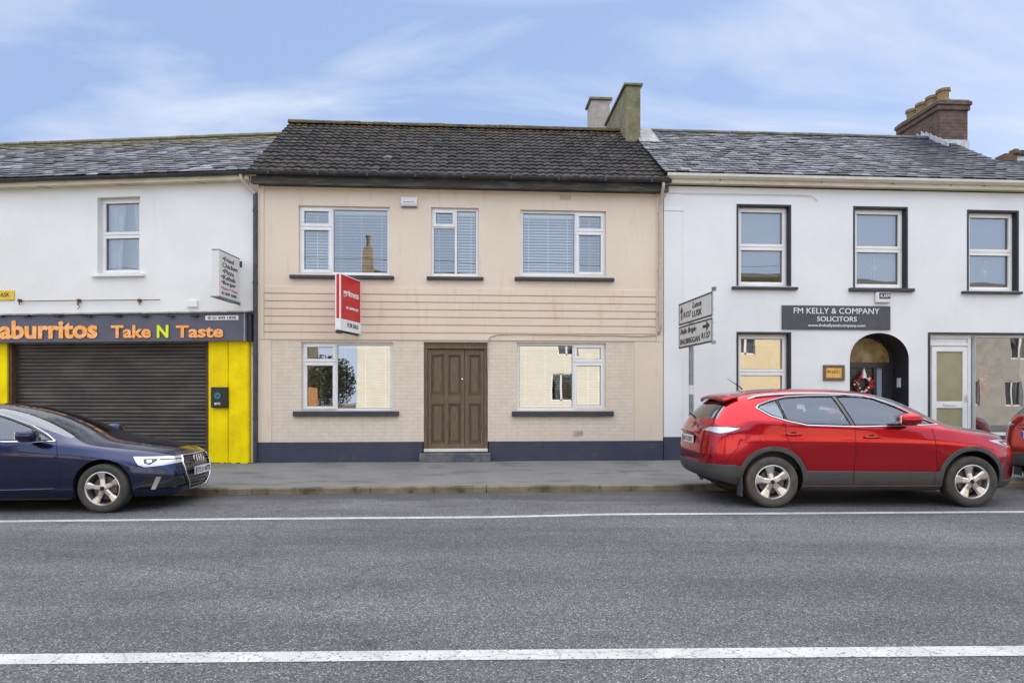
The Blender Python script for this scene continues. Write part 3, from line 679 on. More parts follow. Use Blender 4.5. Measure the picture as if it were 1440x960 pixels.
m_ = MB(); m_.box(x0_+.01, x1_-.01, -.045, .0, z0_-.018, z0_-.001); m_.build('strobe', M['signgrey'], ab)
m_ = MB(); m_.box(x0_+.05, x1_-.05, -.075, -.062, z0_+.07, z0_+.085); m_.build('badge', M['steel'], ab)

# ================================================================== RIGHT HOUSE
rt = tag(empty('terraced_building', FM.o, FM.a), 'white rendered office building with black window surrounds, arched black doorway and slate roof', 'building')
sx0 = xb+.015; sx1 = FM.x(1462)+.3
ztr = 5.80
RW = dict(A=FM.rect(1038, 1110, 290, 402), B=FM.rect(1202, 1274, 293, 405), C=FM.rect(1362, 1430, 298, 409),
          G=FM.rect(1038, 1110, 469, 577), ARCH=FM.rect(1195, 1278, 468, 645), S=FM.rect(1308, 1475, 471, 612))
zg = GZ-.05
RW['ARCH'] = (RW['ARCH'][0], RW['ARCH'][1], zg, RW['ARCH'][3], .6)
sdoor = (RW['S'][0], FM.x(1372), zg, RW['S'][3], .2); sw = (FM.x(1372), RW['S'][1], RW['S'][2], RW['S'][3], .2)
w = MB()
ops = [RW['A'], RW['B'], RW['C'], RW['G'], RW['ARCH'], sdoor, sw]
wall(w, sx0, sx1, zg, ztr, ops, 0, .16)
shell(w, sx0, sx1, zg, ztr, 5.6)
w.box(sx0+.13, sx1-.13, .3, 5.5, 3.0, 3.2); w.box(sx0+.10, sx1-.10, .12, 5.62, 5.65, 5.7)
# arch spandrels
A0, A1, _, AT, _ = RW['ARCH']; aw = (A1-A0)/2; ac = (A0+A1)/2; ah = AT-FM.z(1236, 508); asz = AT-ah; N = 20
arc = [(ac+aw*math.cos(math.pi-math.pi*i/N), asz+ah*math.sin(math.pi*i/N)**.85) for i in range(N+1)]
for i in range(N):
    p, q = arc[i], arc[i+1]
    w.quad((p[0], 0, p[1]), (q[0], 0, q[1]), (q[0], 0, AT+.0), (p[0], 0, AT+.0))
w.build('wall', M['white'], rt)
rev = MB()
for i in range(N):
    p, q = arc[i], arc[i+1]; rev.quad((p[0], -.004, p[1]-.003), (q[0], -.004, q[1]-.003), (q[0], .6, q[1]-.003), (p[0], .6, p[1]-.003))
rev.quad((A1-.003, -.004, zg), (A1-.003, .6, zg), (A1-.003, .6, asz), (A1-.003, -.004, asz)); rev.quad((A0+.003, -.004, zg), (A0+.003, -.004, asz), (A0+.003, .6, asz), (A0+.003, .6, zg))
rev.build('porch_lining', M['surround'], rt, smooth=False)
# navy plinth, corner pilaster
q = MB(); q.box(sx0, FM.x(1195)-.02, -.03, .05, zg-.1, FM.z(946, 614)); q.box(FM.x(1278)+.02, FM.x(1307), -.03, .05, zg-.1, FM.z(1290, 610)); q.box(FM.x(1374), sx1, -.03, .05, zg-.1, RW['S'][2]-.0)
islands(q.build('plinth', M['navy'], rt, bevel=.01))
q = MB(); q.box(sx0, FM.x(959), -.022, .02, FM.z(946, 614), ztr-.12); q.box(sx0-.0, FM.x(960), -.035, .02, FM.z(946, 297), FM.z(946, 293)); q.build('pilaster', M['white'], rt, bevel=.005)
q = MB(); q.box(sx0, sx1, -.02, .01, FM.z(1100, 270), FM.z(1100, 268)); 
# thin cable under the gutter
c_ = MB(); c_.tube([(FM.x(px), -.03, FM.z(px, py)) for px, py in [(934, 272), (1000, 273), (1060, 274), (1100, 274.5), (1140, 276), (1149, 284)]], .006, 6)
cc_ = tag(c_.build('cable', M['pipecream'], None), 'thin cable under the white gutter of the office building', 'cable'); cc_.location = FM.o; cc_.rotation_euler = (0, 0, FM.a)

def sash(r, sillpx, label, mat='upvccream', split=.5, glass='glassup', curt=None, star=False):
    a, b, c, d = r
    su = MB(); t = .035                                   # black painted reveal
    su.box(a-t, a-.001, -.012, .0, c, d+t); su.box(b+.001, b+t, -.012, .0, c, d+t); su.box(a-.001, b+.001, -.012, .0, d+.001, d+t)
    su.box(a-.0005, a+.006, -.001, .13, c, d); su.box(b-.006, b+.0005, -.001, .13, c, d); su.box(a+.006, b-.006, -.001, .13, d-.006, d+.0005)
    o = window(rt, (a+.006, b-.006, c, d-.006), [(0, 1, 0, split), (0, 1, split, 1)], (0, 1), y=.11, mat=mat, glass=glass, sill=sillr(FM, *sillpx) if sillpx else None, label=label)
    su.build('surround', M['surround'], o)
    m_ = MB(); m_.box(a+.05, b-.05, .30, .305, c+.05, d-.05)
    return o
def roller(o, r, frac=1.0, y=.26, mat='blind'):
    a, b, c, d = r; m_ = MB(); m_.box(a+.04, b-.04, y, y+.004, d-(d-c)*frac, d-.03); m_.build('roller_blind', M[mat], o)
oa = sash(RW['A'], (1030, 1122, 403, 407), 'upper sash window above the ground floor window')
ob = sash(RW['B'], (1195, 1286, 405, 410), 'upper sash window above the arched doorway')
oc = sash(RW['C'], (1354, 1438, 409.5, 413), 'upper sash window above the shop window')
og = sash(RW['G'], None, 'ground floor sash window beside the arched doorway', glass='glass')
M['netpale'] = pm('pale_net', (.30, .34, .42), .9)
for o_, r_ in ((oa, RW['A']), (ob, RW['B']), (oc, RW['C'])): roller(o_, r_, 1.0 if o_ is not oa else .86, .24, 'netpale')
for o_, r_ in ((ob, RW['B']), (oc, RW['C'])):            # star decoration hanging in the lower sash
    m_ = MB(); cx_, cz_ = (r_[0]+r_[1])/2, r_[2]+(r_[3]-r_[2])*.27
    for k in range(6):
        t = math.pi*k/6; L_ = .15 if k != 3 else .24
        m_.tube([(cx_-L_*math.cos(t), .21, cz_-L_*math.sin(t)), (cx_+L_*math.cos(t), .21, cz_+L_*math.sin(t))], .006, 5)
    m_.build('star_decoration', M['letterwhite'], o_)
a, b, c, d = RW['G']
curtain(og, a+.03, a+(b-a)*.30, c, d-.12, .30, 'oldcurtain', .5, folds=4); curtain(og, a+(b-a)*.72, b-.03, c, d-.12, .30, 'oldcurtain', .5, True, folds=4)
m_ = MB(); m_.box(a, b, .26, .30, d-.22, d-.04); m_.build('pelmet', M['oldcurtain'], og)

# arched doorway: recessed frame, door, fanlight, sidelight
y0 = .50
df = MB(); dxr = A0+(A1-A0)*.66
ztd = asz-.02
df.box(A0, A1, y0, y0+.1, ztd-.09, ztd+.03); df.box(dxr, dxr+.07, y0+.001, y0+.1, zg, ztd-.09); df.box(A1-.22, A1, y0+.001, y0+.1, zg, ztd-.09); df.box(A0, A0+.05, y0+.001, y0+.1, zg, ztd-.09)
df.box(dxr+.07, A1-.22, y0+.002, y0+.1, zg, zg+.35)
for i in range(N):
    p, q_ = arc[i], arc[i+1]
    ins = lambda v: (ac+(v[0]-ac)*.93, asz+(v[1]-asz)*.90)
    pi_, qi_ = ins(p), ins(q_)
    df.add([(p[0], y0, p[1]), (q_[0], y0, q_[1]), (qi_[0], y0, qi_[1]), (pi_[0], y0, pi_[1]), (pi_[0], y0+.06, pi_[1]), (qi_[0], y0+.06, qi_[1])], [(0, 1, 2, 3), (3, 2, 5, 4)])
dfo = df.build('door_frame', M['blackdoor'], rt)
fn = MB(); pts = [(ac+(p[0]-ac)*.94, y0+.05, asz+(p[1]-asz)*.91) for p in arc]
fn.add(pts, [tuple(range(len(pts)))]); fn.build('fanlight', M['amberglass'], dfo)
fn = MB(); fn.quad((dxr+.07, y0+.05, zg+.35), (A1-.22, y0+.05, zg+.35), (A1-.22, y0+.05, ztd-.09), (dxr+.07, y0+.05, ztd-.09)); fn.build('sidelight', M['netpale'], dfo)
fn = MB(); fn.box(A0, A1, .62, .66, zg, AT); 
fn.build('hall_wall', M['dark'], rt)
dd = MB(); P0, P1 = A0+.05, dxr; dd.box(P0, P1, y0+.04, y0+.07, zg+.02, ztd-.09)
bz = [zg+.2, zg+.85, zg+.97, zg+1.45, zg+1.55, ztd-.22]
for i in range(3):
    for j in range(2):
        u0 = P0+.07+j*(P1-P0-.07)/2; u1 = u0+(P1-P0-.07)/2-.07
        ring(dd, u0, u1, bz[2*i], bz[2*i+1] if i < 2 else bz[5], .022, y0+.026, y0+.041); dd.box(u0+.06, u1-.06, y0+.03, y0+.041, bz[2*i]+.06, (bz[2*i+1] if i < 2 else bz[5])-.06)
dor = dd.build('door', M['blackdoor'], rt, 'black panelled door under the arch', bevel=.004)
ic = MB(); x_, z_ = FM.P(1256, 538, -.3); ic.box(A1-.03, A1-.004, .24, .34, z_-.10, z_+.10); ic.build('intercom', M['boxwhite'], rt, bevel=.004)

# shopfront
sa, sb, scz, sd = RW['S']; ys = .07
t = .05; tr = MB(); tr.box(sa-t, sa-.001, -.012, .0, zg, sd+t); tr.box(sa-.001, sx1-.02, -.012, .0, sd+.001, sd+t); tr.build('surround', M['surround'], rt)
xd0, xd1 = FM.x(1309), FM.x(1368); zh = FM.z(1340, 484); zd0 = zg+.05
sf = MB(); ring(sf, sa, xd1+.02, zg, sd, .07, ys, ys+.08); sf.box(sa+.07, xd1-.05, ys+.001, ys+.079, zh-.03, zh+.03); sf.box(sa+.07, xd1-.05, ys+.03, ys+.05, zh+.03, sd-.07)
sf.box(xd1+.02, sb+.1, ys, ys+.08, sd-.05, sd); sf.box(xd1+.02, sb+.1, ys, ys+.08, scz, scz+.06)
sfo = sf.build('shop_frame', M['upvc'], rt, bevel=.006)
sdm = MB(); u0, u1, v0, v1 = sa+.085, xd1-.065, zg+.05, zh-.045
ring(sdm, u0, u1, v0, v1, .105, ys-.01, ys+.05); zl = FM.z(1336, 569); sdm.box(u0+.10, u1-.10, ys-.009, ys+.049, zl-.07, zl+.07)
sdo = sdm.build('shop_door', M['upvc'], rt, 'white glazed shop door', bevel=.008)
m_ = MB(); m_.box(u0+.105, u1-.105, ys+.015, ys+.02, v0+.105, zl-.07); m_.box(u0+.105, u1-.105, ys+.015, ys+.02, zl+.07, v1-.105); m_.build('door_glass', M['obscure'], sdo)
m_ = MB(); xm = (u0+u1)/2; m_.box(xm-.14, xm+.14, ys-.02, ys-.008, zl-.02, zl+.025); m_.build('letterbox', M['chrome'], sdo, bevel=.004)
m_ = MB(); m_.tube([(u1-.05, ys-.05, zl+.05), (u1-.05, ys-.05, zl+.22)], .012, 8); m_.box(u1-.062, u1-.038, ys-.05, ys-.005, zl+.12, zl+.15); m_.build('handle', M['chrome'], sdo)
m_ = MB(); m_.quad((xd1+.02, ys+.04, scz+.06), (sb+.1, ys+.04, scz+.06), (sb+.1, ys+.04, sd-.05), (xd1+.02, ys+.04, sd-.05)); m_.build('shop_pane', M['shopglass'], rt)
m_ = MB(); m_.box(sa, sx1-.14, 4.2, 4.3, zg, 3.0); m_.box(sa-.3, sa-.2, .3, 4.2, zg, 3.0); m_.build('room_wall', M['room'], rt)
m_ = MB(); m_.box(sa, sx1-.14, .3, 4.2, zg, zg+.06); m_.build('room_floor', M['floorwood'], rt)
# things in the shop window
px0, px1, pz0, pz1 = FM.rect(1376, 1391, 514, 558, -.2)
ps = tag(empty('poster', FM.o, FM.a), 'red poster with a white euro sign behind the shop window', 'poster')
m_ = MB(); m_.box(px0, px1, .20, .205, pz0, pz1); m_.build('sheet', M['red'], ps)
text('euro_sign', '\u20ac', px0+.04, px1-.05, (pz0+pz1)/2-.07, (pz0+pz1)/2+.13, .198, M['letterwhite'], ps)

# eaves, gutter, roof
ZE2 = FM.z(1185, 249.5, .2); EO2 = .16
rx2, rx3 = xb+.10, FM.x(1456)
m_ = MB(); m_.box(rx2-.1, sx1, -EO2+.02, .0, ZE2-.16, ZE2-.03)
m_.box(rx2-.1, sx1, -EO2-.0, -EO2+.02, ZE2-.17, ZE2-.04)
fb = m_.build('fascia_board', M['fasciacream'], rt, bevel=.004)
m_ = MB()
for px in (1013, 1156, 1256, 1338, 1385): x_ = FM.x(px, .18); m_.lathe([(.0, -.012), (.014, -.01), (.014, 0)], (x_, -EO2, ZE2-.10), 'y', 10)
m_.build('bolt_heads', M['black'], fb)
m_ = MB(); m_.prism_yz([(-EO2-.11, ZE2+.0), (-EO2-.10, ZE2-.05), (-EO2-.04, ZE2-.09), (-EO2+.015, ZE2-.09), (-EO2+.015, ZE2-.075), (-EO2-.035, ZE2-.075), (-EO2-.09, ZE2-.045), (-EO2-.098, ZE2+.0)], rx2-.08, sx1)
m_.build('gutter', M['guttwhite'], rt, bevel=.004)
YR2, ZR2 = 2.7, FM.z(1000, 187, -2.7)
M['slate'] = tint_mat('weathered_slate', [(0, (.012, .014, .022)), (.30, (.050, .054, .074)), (.55, (.13, .135, .165)), (.8, (.21, .21, .225)), (1, (.34, .34, .34))], .5,
                      moss=((.14, .13, .045), (.06, .065, .03)), moss_at=(7.45, 8.4), bump=.3, bs=45)
xdk = FM.x(1268, -1)
sl = slates(rx2-.12, rx3, -EO2-.07, ZE2+.02, YR2, ZR2, w=.24, g=.165, tmax=.78, dark_to=xdk, slip=.03)
sl.quad((rx2-.1, YR2, ZR2), (rx3, YR2, ZR2), (rx3, 5.7, ZE2), (rx2-.1, 5.7, ZE2), .3)
r2 = sl.build('roof', M['slate'], rt)
rg = ridge(MB(), rx2, rx3, YR2, ZR2+.02, .09, .4, .25); rg.build('ridge_tiles', M['slate'], r2, smooth=True)
m_ = MB(); m_.prism_yz([(-.1, ZE2-.02), (YR2, ZR2-.05), (5.6, ZE2-.02), (5.6, 3), (.02, 3)], rx3-.16, rx3-.02); m_.build('gable', M['white'], r2)
# brick chimney with four pots
yc0 = 2.3; bx0, bx1 = FM.x(1320, -yc0), FM.x(1361, -yc0); bzt = FM.z(1340, 143, -yc0); yc1 = yc0+1.5
m_ = MB(); m_.box(bx0, bx1, yc0, yc1, 7.2, bzt-.22)
bs_ = m_.build('chimney', M['chimbrick'], rt, 'red brick chimney stack with four clay pots', bevel=.01)
m_ = MB(); m_.box(bx0-.04, bx1+.04, yc0-.04, yc1+.04, bzt-.22, bzt-.10); m_.box(bx0-.07, bx1+.07, yc0-.07, yc1+.07, bzt-.10, bzt); m_.build('chimney_cap', M['chimbrick'], bs_, bevel=.015)
m_ = MB(); m_.box(bx0-.03, bx1+.03, yc0-.03, yc1+.03, bzt+.001, bzt+.05); m_.build('flaunching', M['chimrender'], bs_, bevel=.02)
for k in range(4):
    m_ = MB(); cy = yc0+.18+k*.375; cxp = (bx0+bx1)/2-.12
    m_.lathe([(.155, 0), (.145, .05), (.13, .09), (.135, .24), (.165, .26), (.165, .32), (.14, .33), (.12, .33), (.11, .1)], (cxp, cy, bzt+.045), 'z', 20)
    m_.build('chimney_pot', M['potclay'], bs_, smooth=False)
m_ = MB()
ly = YR2
for k in range(7):           # stepped lead flashing on the left flank
    y_ = yc0-.35+k*.16; z_ = ZE2+(ZR2-ZE2)*(min(y_, YR2)+EO2)/(YR2+EO2)
    m_.prism_yz([(y_, z_-.05), (y_+.15, z_+.06), (y_+.13, z_+.27), (y_, z_+.14)], bx0-.03, bx0-.012)
zf = ZE2+(ZR2-ZE2)*(yc0+EO2)/(YR2+EO2)
m_.box(bx0-.02, bx1+.02, yc0-.03, yc0-.008, zf-.12, zf+.10)
m_.build('flashing', pm('pale_lead', (.50, .51, .54), .6, c2=(.36, .37, .40), ns=8, lo=.45, hi=.6), bs_)

# office sign, plaque, alarm
def fthing(name, label, cat, group=None): return tag(empty(name, FM.o, FM.a), label, cat, group)
s_ = fthing('office_sign', 'charcoal solicitors sign with white lettering on the white wall', 'sign')
a, b, c, d = FM.rect(1099, 1251, 430, 463.5)
m_ = MB(); m_.box(a, b, -.03, .0, c, d); m_.build('board', M['signdark'], s_, bevel=.003)
h = d-c; wd = b-a
text('lettering', 'FM KELLY & COMPANY', a+wd*.105, a+wd*.895, c+h*.66, c+h*.90, -.031, M['letterwhite'], s_, bold=.0)
text('lettering', 'SOLICITORS', a+wd*.32, a+wd*.685, c+h*.34, c+h*.545, -.031, M['letterwhite'], s_, bold=.004)
text('lettering', 'www.fmkellyandcompany.com', a+wd*.235, a+wd*.765, c+h*.08, c+h*.235, -.031, M['letterwhite'], s_, bold=.01)
s_ = fthing('plaque', 'small brass plaque in a dark wooden frame beside the arched doorway', 'plaque')
a, b, c, d = FM.rect(1157, 1187, 513, 535)
m_ = MB(); ring(m_, a, b, c, d, .06, -.035, .0); m_.build('frame', M['wood'], s_, bevel=.008)
m_ = MB(); m_.box(a+.06, b-.06, -.02, .0, c+.06, d-.06); m_.build('plate', M['brass'], s_)
text('engraving', 'FM KELLY', a+.085, b-.085, (c+d)/2-.01, (c+d)/2+.05, -.021, M['rust'], s_, ext=.002)
s_ = fthing('alarm_box', 'white alarm box with a black label above the charcoal sign', 'alarm box')
a, b, c, d = FM.rect(1229, 1250, 411, 426.5)
m_ = MB(); m_.box(a, b, -.07, .0, c, d); m_.build('casing', M['boxwhite'], s_, bevel=.03, seg=4)
m_ = MB(); m_.box(a+.07, b-.015, -.074, -.069, c+.085, d-.02); m_.build('label_plate', M['letterblack'], s_)
text('lettering', 'ALARM', a+.085, b-.03, c+.11, d-.045, -.0745, M['letterwhite'], s_, ext=.002)

# wreath on the black door
s_ = fthing('wreath', 'red and white christmas wreath hanging on the black arched door', 'wreath')
m_ = MB(); cx_, cz_ = FM.P(1213, 535, -.5); rnd = random.Random(3)
for k in range(60):
    t = 2*math.pi*k/60; r_ = .17+rnd.uniform(-.03, .03); c0 = Vector((cx_+r_*math.cos(t), .49+rnd.uniform(-.03, .01), cz_-.08+r_*math.sin(t)))
    dd_ = Vector((rnd.uniform(-1, 1), rnd.uniform(-1, .2), rnd.uniform(-1, 1))).normalized()*.08; e_ = dd_.cross(Vector((.3, .9, .2))).normalized()*.02
    m_.add([c0-dd_, c0+e_, c0+dd_, c0-e_], [(0, 1, 2, 3)])
m_.build('foliage', pm('wreath_green', (.03, .06, .03), .8), s_)
for nm, mt, cnt, sd_ in (('ribbon', 'red', 44, 5), ('bauble', 'letterwhite', 16, 9)):
    m_ = MB(); rnd = random.Random(sd_)
    for k in range(cnt):
        t = rnd.uniform(0, 6.28); r_ = .17+rnd.uniform(-.05, .05); rr = rnd.uniform(.018, .032)
        m_.lathe([(0.001, -rr), (rr*.7, -rr*.7), (rr, 0), (rr*.7, rr*.7), (.001, rr)], (cx_+r_*math.cos(t), .46, cz_-.08+r_*math.sin(t)), 'z', 8)
    islands(m_.build(nm, M[mt], s_, smooth=True))
m_ = MB(); m_.lathe([(.055, 0), (.045, .08), (.012, .2), (.001, .22)], (cx_, .45, cz_+.05), 'z', 10); m_.build('hat', M['letterwhite'], s_, smooth=True)

# ================================================================== LEFT SHOP BUILDING
lf = tag(empty('shop_building', FL.o, FL.a), 'off-white rendered takeaway building with yellow shopfront piers, roller shutter and slate roof', 'building')
lx0, lx1 = FL.x(-330), FL.x(361.5); ztl = 5.72
LW = FL.rect(137, 197, 277, 385)
fz0, fz1 = FL.z(170, 481), FL.z(170, 440)
SH = (FL.x(17), FL.x(295), GZ-.1, fz0+.1)
w = MB(); wall(w, lx0, lx1, fz0-.02, ztl, [LW], 0, .16); shell(w, lx0, lx1, GZ-.3, ztl, 5.2)
w.box(lx0+.13, lx1-.13, .3, 5.1, 3.05, 3.2); w.box(lx0+.10, lx1-.10, .12, 5.22, 5.58, 5.62)
w.build('wall', M['offwhite'], lf)
o = window(lf, LW, [(0, 1, 0, .52), (0, 1, .52, 1)], (0, 1), y=.12, glass='glassup', label='upstairs window with white curtains')
m_ = MB(); a, b, c, d = FL.rect(128, 202, 384.5, 387.5, .05); m_.box(a, b, -.07, .14, c-.02, d); m_.build('sill', M['offwhite'], o, bevel=.01)
a, b, c, d = LW; curtain(o, a+.03, a+(b-a)*.42, c, d, .3, 'curtain', .2, folds=3); curtain(o, a+(b-a)*.60, b-.03, c, d, .3, 'curtain', .3, True, folds=3)
m_ = MB(); m_.box(a, b, .5, .52, c-.2, d+.2); m_.build('room_wall', M['room'], o)
# shop front piers
gz = FL.z(325, 652)-.03
m_ = MB(); m_.box(FL.x(297), FL.x(324), -.10, .12, gz, fz0+.02); m_.build('pier', M['yellow'], lf, 'yellow flat pier beside the roller shutter', bevel=.012)
m_ = MB(); xq = FL.x(324)+.012
m_.box(xq, FL.x(353.5), -.13, .12, gz, fz0+.02); m_.build('pier', M['yellow'], lf, 'yellow rounded corner pier', bevel=.05, seg=5)
m_ = MB(); m_.box(FL.x(354), lx1, -.02, .12, gz-.05, fz0); m_.build('edge_strip', M['offwhite'], lf)
m_ = MB(); m_.box(FL.x(1), FL.x(15.5), -.10, .12, gz, fz0+.02); m_.box(FL.x(-60), FL.x(0), -.14, .12, gz, fz0+.02); m_.build('pier', M['yellow'], lf, 'yellow pier left of the shutter', bevel=.012)
# shutter: curved slats, guides
m_ = MB(); sx_0, sx_1 = SH[0]+.04, SH[1]-.03; zb = GZ-.02; ns_ = int((SH[3]-zb)/.074)
prof = []
for i in range(ns_):
    z_ = zb+i*.074
    for u, yy in ((0, .0), (.15, -.008), (.38, -.014), (.62, -.014), (.86, -.007), (.94, .003)): prof.append((z_+u*.074, yy))
for i in range(len(prof)-1):
    (za, ya), (zb_, yb) = prof[i], prof[i+1]
    m_.quad((sx_0, .06+ya, za), (sx_1, .06+ya, za), (sx_1, .06+yb, zb_), (sx_0, .06+yb, zb_))
m_.build('roller_shutter', M['shutter'], lf)
m_ = MB(); m_.box(SH[0]-.03, SH[0]+.05, -.06, .1, zb, fz0+.05); m_.box(SH[1]-.045, SH[1]+.03, -.06, .1, zb, fz0+.05); m_.build('shutter_guide', M['rust'], lf, bevel=.006)
m_ = MB(); m_.box(lx0, lx1-.02, .3, .35, GZ-.1, 3.0); m_.build('inner_wall', M['dark'], lf)
# fascia sign
s_ = tag(empty('shop_sign', FL.o, FL.a), 'long blue grey takeaway shop sign with orange lettering above the roller shutter', 'shop sign')
fo = .24
fx0, fx1 = FL.x(-60, fo), FL.x(344, fo); z0, z1 = FL.z(170, 480.5, fo), FL.z(170, 442, fo)
m_ = MB(); m_.box(fx0, fx1, -fo, -.001, z0, z1); m_.build('board', M['signgrey'], s_, bevel=.004)
m_ = MB(); m_.box(fx1+.001, FL.x(355.5, .1), -fo+.06, .0, z0, z1-.0); m_.build('end_box', M['signnavy'], s_, bevel=.004)
m_ = MB(); m_.box(fx1-.014, fx1+.014, -fo-.012, -.01, z0-.005, z1+.005); m_.build('edge_trim', M['steel'], s_)
m_ = MB(); m_.prism_yz([(-fo-.05, z1+.003), (-.0, z1+.045), (0, z1+.075), (-fo-.05, z1+.035)], fx0, FL.x(357)); m_.build('lead_capping', M['lead'], s_, bevel=.004)
def lett(sx, x0, x1, y0, y1, mat, bold=.03):
    a, c = FL.P(x0, y1, fo); b, d = FL.P(x1, y0, fo)
    text('lettering', sx, a-.012, b-.012, c-.010, d-.010, -fo-.004, M['outline'], s_, bold=bold+.012, ext=.004)
    text('lettering', sx, a, b, c, d, -fo-.009, M[mat], s_, bold=bold, ext=.012)
lett('aburritos', 0.5, 138, 449.5, 477, 'orange', .035)
lett('Take', 157, 213, 457, 475.5, 'orange', .03)
lett('N', 221.5, 237.5, 457, 475, 'lime', .03)
lett('Taste', 248, 314.5, 457, 475, 'orange', .03)
a, c = FL.P(289, 449.5, fo); b, d = FL.P(335.5, 443.3, fo)
m_ = MB(); m_.box(a, b, -fo-.008, -fo+.0, c-.01, d); m_.build('phone_panel', M['letterwhite'], s_, bevel=.02, seg=4)
text('lettering', '\u00a9 01 849 1898', a+.05, b-.05, c+.008, d-.018, -fo-.0085, M['letterblack'], s_, bold=.01)
for i, px in enumerate((2, 40, 84, 126, 167, 205, 242, 276)):      # perished lamp brackets along the top edge
    m_ = MB(); x_, z_ = FL.P(px, 444.5, fo); rnd = random.Random(i)
    for k in range(7):
        t = rnd.uniform(0, 6.28); m_.tube([(x_, -fo-.04, z_), (x_+math.cos(t)*.09, -fo-.05+rnd.uniform(-.03, .02), z_+math.sin(t)*.03)], .008, 5)
    m_.box(x_-.05, x_+.05, -fo-.05, -fo, z_-.012, z_+.012)
    m_.build('lamp_bracket', M['black'], s_)
# eaves of the left building
EL_ = .20; ZEL = FL.z(170, 248, EL_)
m_ = MB(); m_.box(lx0, lx1-.08, -EL_+.02, -EL_+.05, ZEL-.13, ZEL-.02); m_.box(lx0, lx1-.08, -EL_+.05, .01, ZEL-.128, ZEL-.10)
m_.build('fascia_board', M['fasciacream'], lf, bevel=.004)
m_ = MB(); gutter(m_, lx0, lx1+.02, -EL_-.03, ZEL+.0, .055); m_.build('gutter', M['guttblack'], lf)
m_ = MB(); 
for px in (62, 172, 280): x_ = FL.x(px, .1); m_.add([(x_-.10, -.17, ZEL-.132), (x_-.06, -.17, ZEL-.132), (x_+.12, -.02, ZEL-.132), (x_+.08, -.02, ZEL-.132)], [(0, 1, 2, 3)])
m_.build('soffit_joints', M['guttblack'], lf)
YRL = 2.45; ZRL = FL.z(200, 197, -YRL)
sl = slates(lx0, lx1-.08, -EL_-.05, ZEL+.02, YRL, ZRL, w=.24, g=.17, tmin=.1, tmax=.78, slip=.03)
sl.quad((lx0, YRL, ZRL), (lx1-.1, YRL, ZRL), (lx1-.1, 5.3, ZEL), (lx0, 5.3, ZEL), .3)
M['slate2'] = tint_mat('mossy_slate', [(0, (.012, .014, .022)), (.30, (.045, .048, .066)), (.55, (.12, .125, .15)), (.8, (.25, .255, .28)), (1, (.40, .40, .41))], .5,
                       moss=((.14, .11, .03), (.055, .055, .02)), moss_at=(6.5, 7.75), bump=.3, bs=45)
rl = sl.build('roof', M['slate2'], lf)
ridge(MB(), lx0, lx1-.1, YRL, ZRL+.02, .09, .4, .3).build('ridge_tiles', M['slate2'], rl, smooth=True)
# black downpipe between the two houses
m_ = MB(); xq = FL.x(358.8, .07)
m_.tube([(FL.x(339, .2), -EL_-.02, ZEL-.02), (FL.x(340, .2), -EL_-.02, ZEL-.13), (FL.x(352, .1), -.12, ZEL-.30), (xq, -.08, ZEL-.38)], .036, 10)
m_.build('swan_neck', M['pipecream'], lf)
m_ = MB(); m_.tube([(xq, -.07, ZEL-.36), (xq, -.07, gz+.02)], .040, 12)
for py in (300, 400, 500, 590): z_ = FL.z(358, py); m_.tube([(xq, -.07, z_), (xq, -.07, z_+.05)], .047, 12)
m_.build('downpipe', M['pipe'], lf)

def lthing(name, label, cat, group=None): return tag(empty(name, FL.o, FL.a), label, cat, group)
s_ = lthing('meter_box', 'black box with a green emblem mounted on the yellow pier', 'wall box')
a, b, c, d = FL.rect(297.5, 320.5, 544, 573, .14)
m_ = MB(); m_.box(a, b, -.17, -.10, c, d); m_.build('casing', M['black'], s_, bevel=.008)
m_ = MB(); cx_, cz_ = (a+b)/2-.03, c+(d-c)*.58; m_.lathe([(.001, -.004), (.065, -.004), (.065, 0)], (cx_, -.17, cz_), 'y', 20); m_.build('emblem', pm('teal_emblem', (.01, .22, .20), .5), s_)
text('lettering', 'W', cx_-.035, cx_+.035, cz_-.03, cz_+.03, -.1745, M['black'], s_)
text('lettering', 'BITE', cx_-.06, cx_+.06, c+.055, c+.10, -.1705, M['letterwhite'], s_, bold=.02)
s_ = lthing('yellow_sign', 'small yellow sign cut by the left edge of the photo, above the takeaway shop sign', 'sign')
a, b, c, d = FL.rect(-14, 21, 408.5, 422.5)
m_ = MB(); m_.box(a, b, -.025, 0, c, d); m_.build('board', pm('yellow_sign_paint', (.72, .50, .03), .5, c2=(.45, .28, .03), ns=5, lo=.5, hi=.7), s_, bevel=.01)
a2, b2 = FL.x(2), FL.x(15); text('lettering', 'ASK', a2, b2, c+.07, d-.05, -.026, M['rust'], s_)
s_ = lthing('wall_pipe', 'thin rusty pipe on brackets along the off-white wall above the takeaway sign', 'pipe')
m_ = MB(); m_.tube([(FL.x(30), -.05, FL.z(30, 424)), (FL.x(113), -.05, FL.z(113, 423)), (FL.x(227), -.05, FL.z(227, 422))], .009, 6); m_.build('pipe', M['rust'], s_)
for px in (30, 113, 198):
    m_ = MB(); x_, z_ = FL.P(px, 423); m_.box(x_-.02, x_+.02, -.07, 0, z_-.03, z_+.03); m_.tube([(x_, -.06, z_), (x_+.01, -.05, z_-.09)], .01, 5)
    if px == 113: m_.tube([(x_, -.05, z_), (x_-.03, -.05, z_-.08), (x_+.03, -.05, z_-.12), (x_-.02, -.05, z_-.17)], .008, 5)
    m_.build('bracket', M['rust'], s_)
s_ = lthing('junction_box', 'small off-white junction box beside the hanging menu sign', 'box')
a, b, c, d = FL.rect(264, 279, 423, 432); m_ = MB(); m_.box(a, b, -.05, 0, c, d); m_.build('casing', M['offwhite'], s_, bevel=.006)

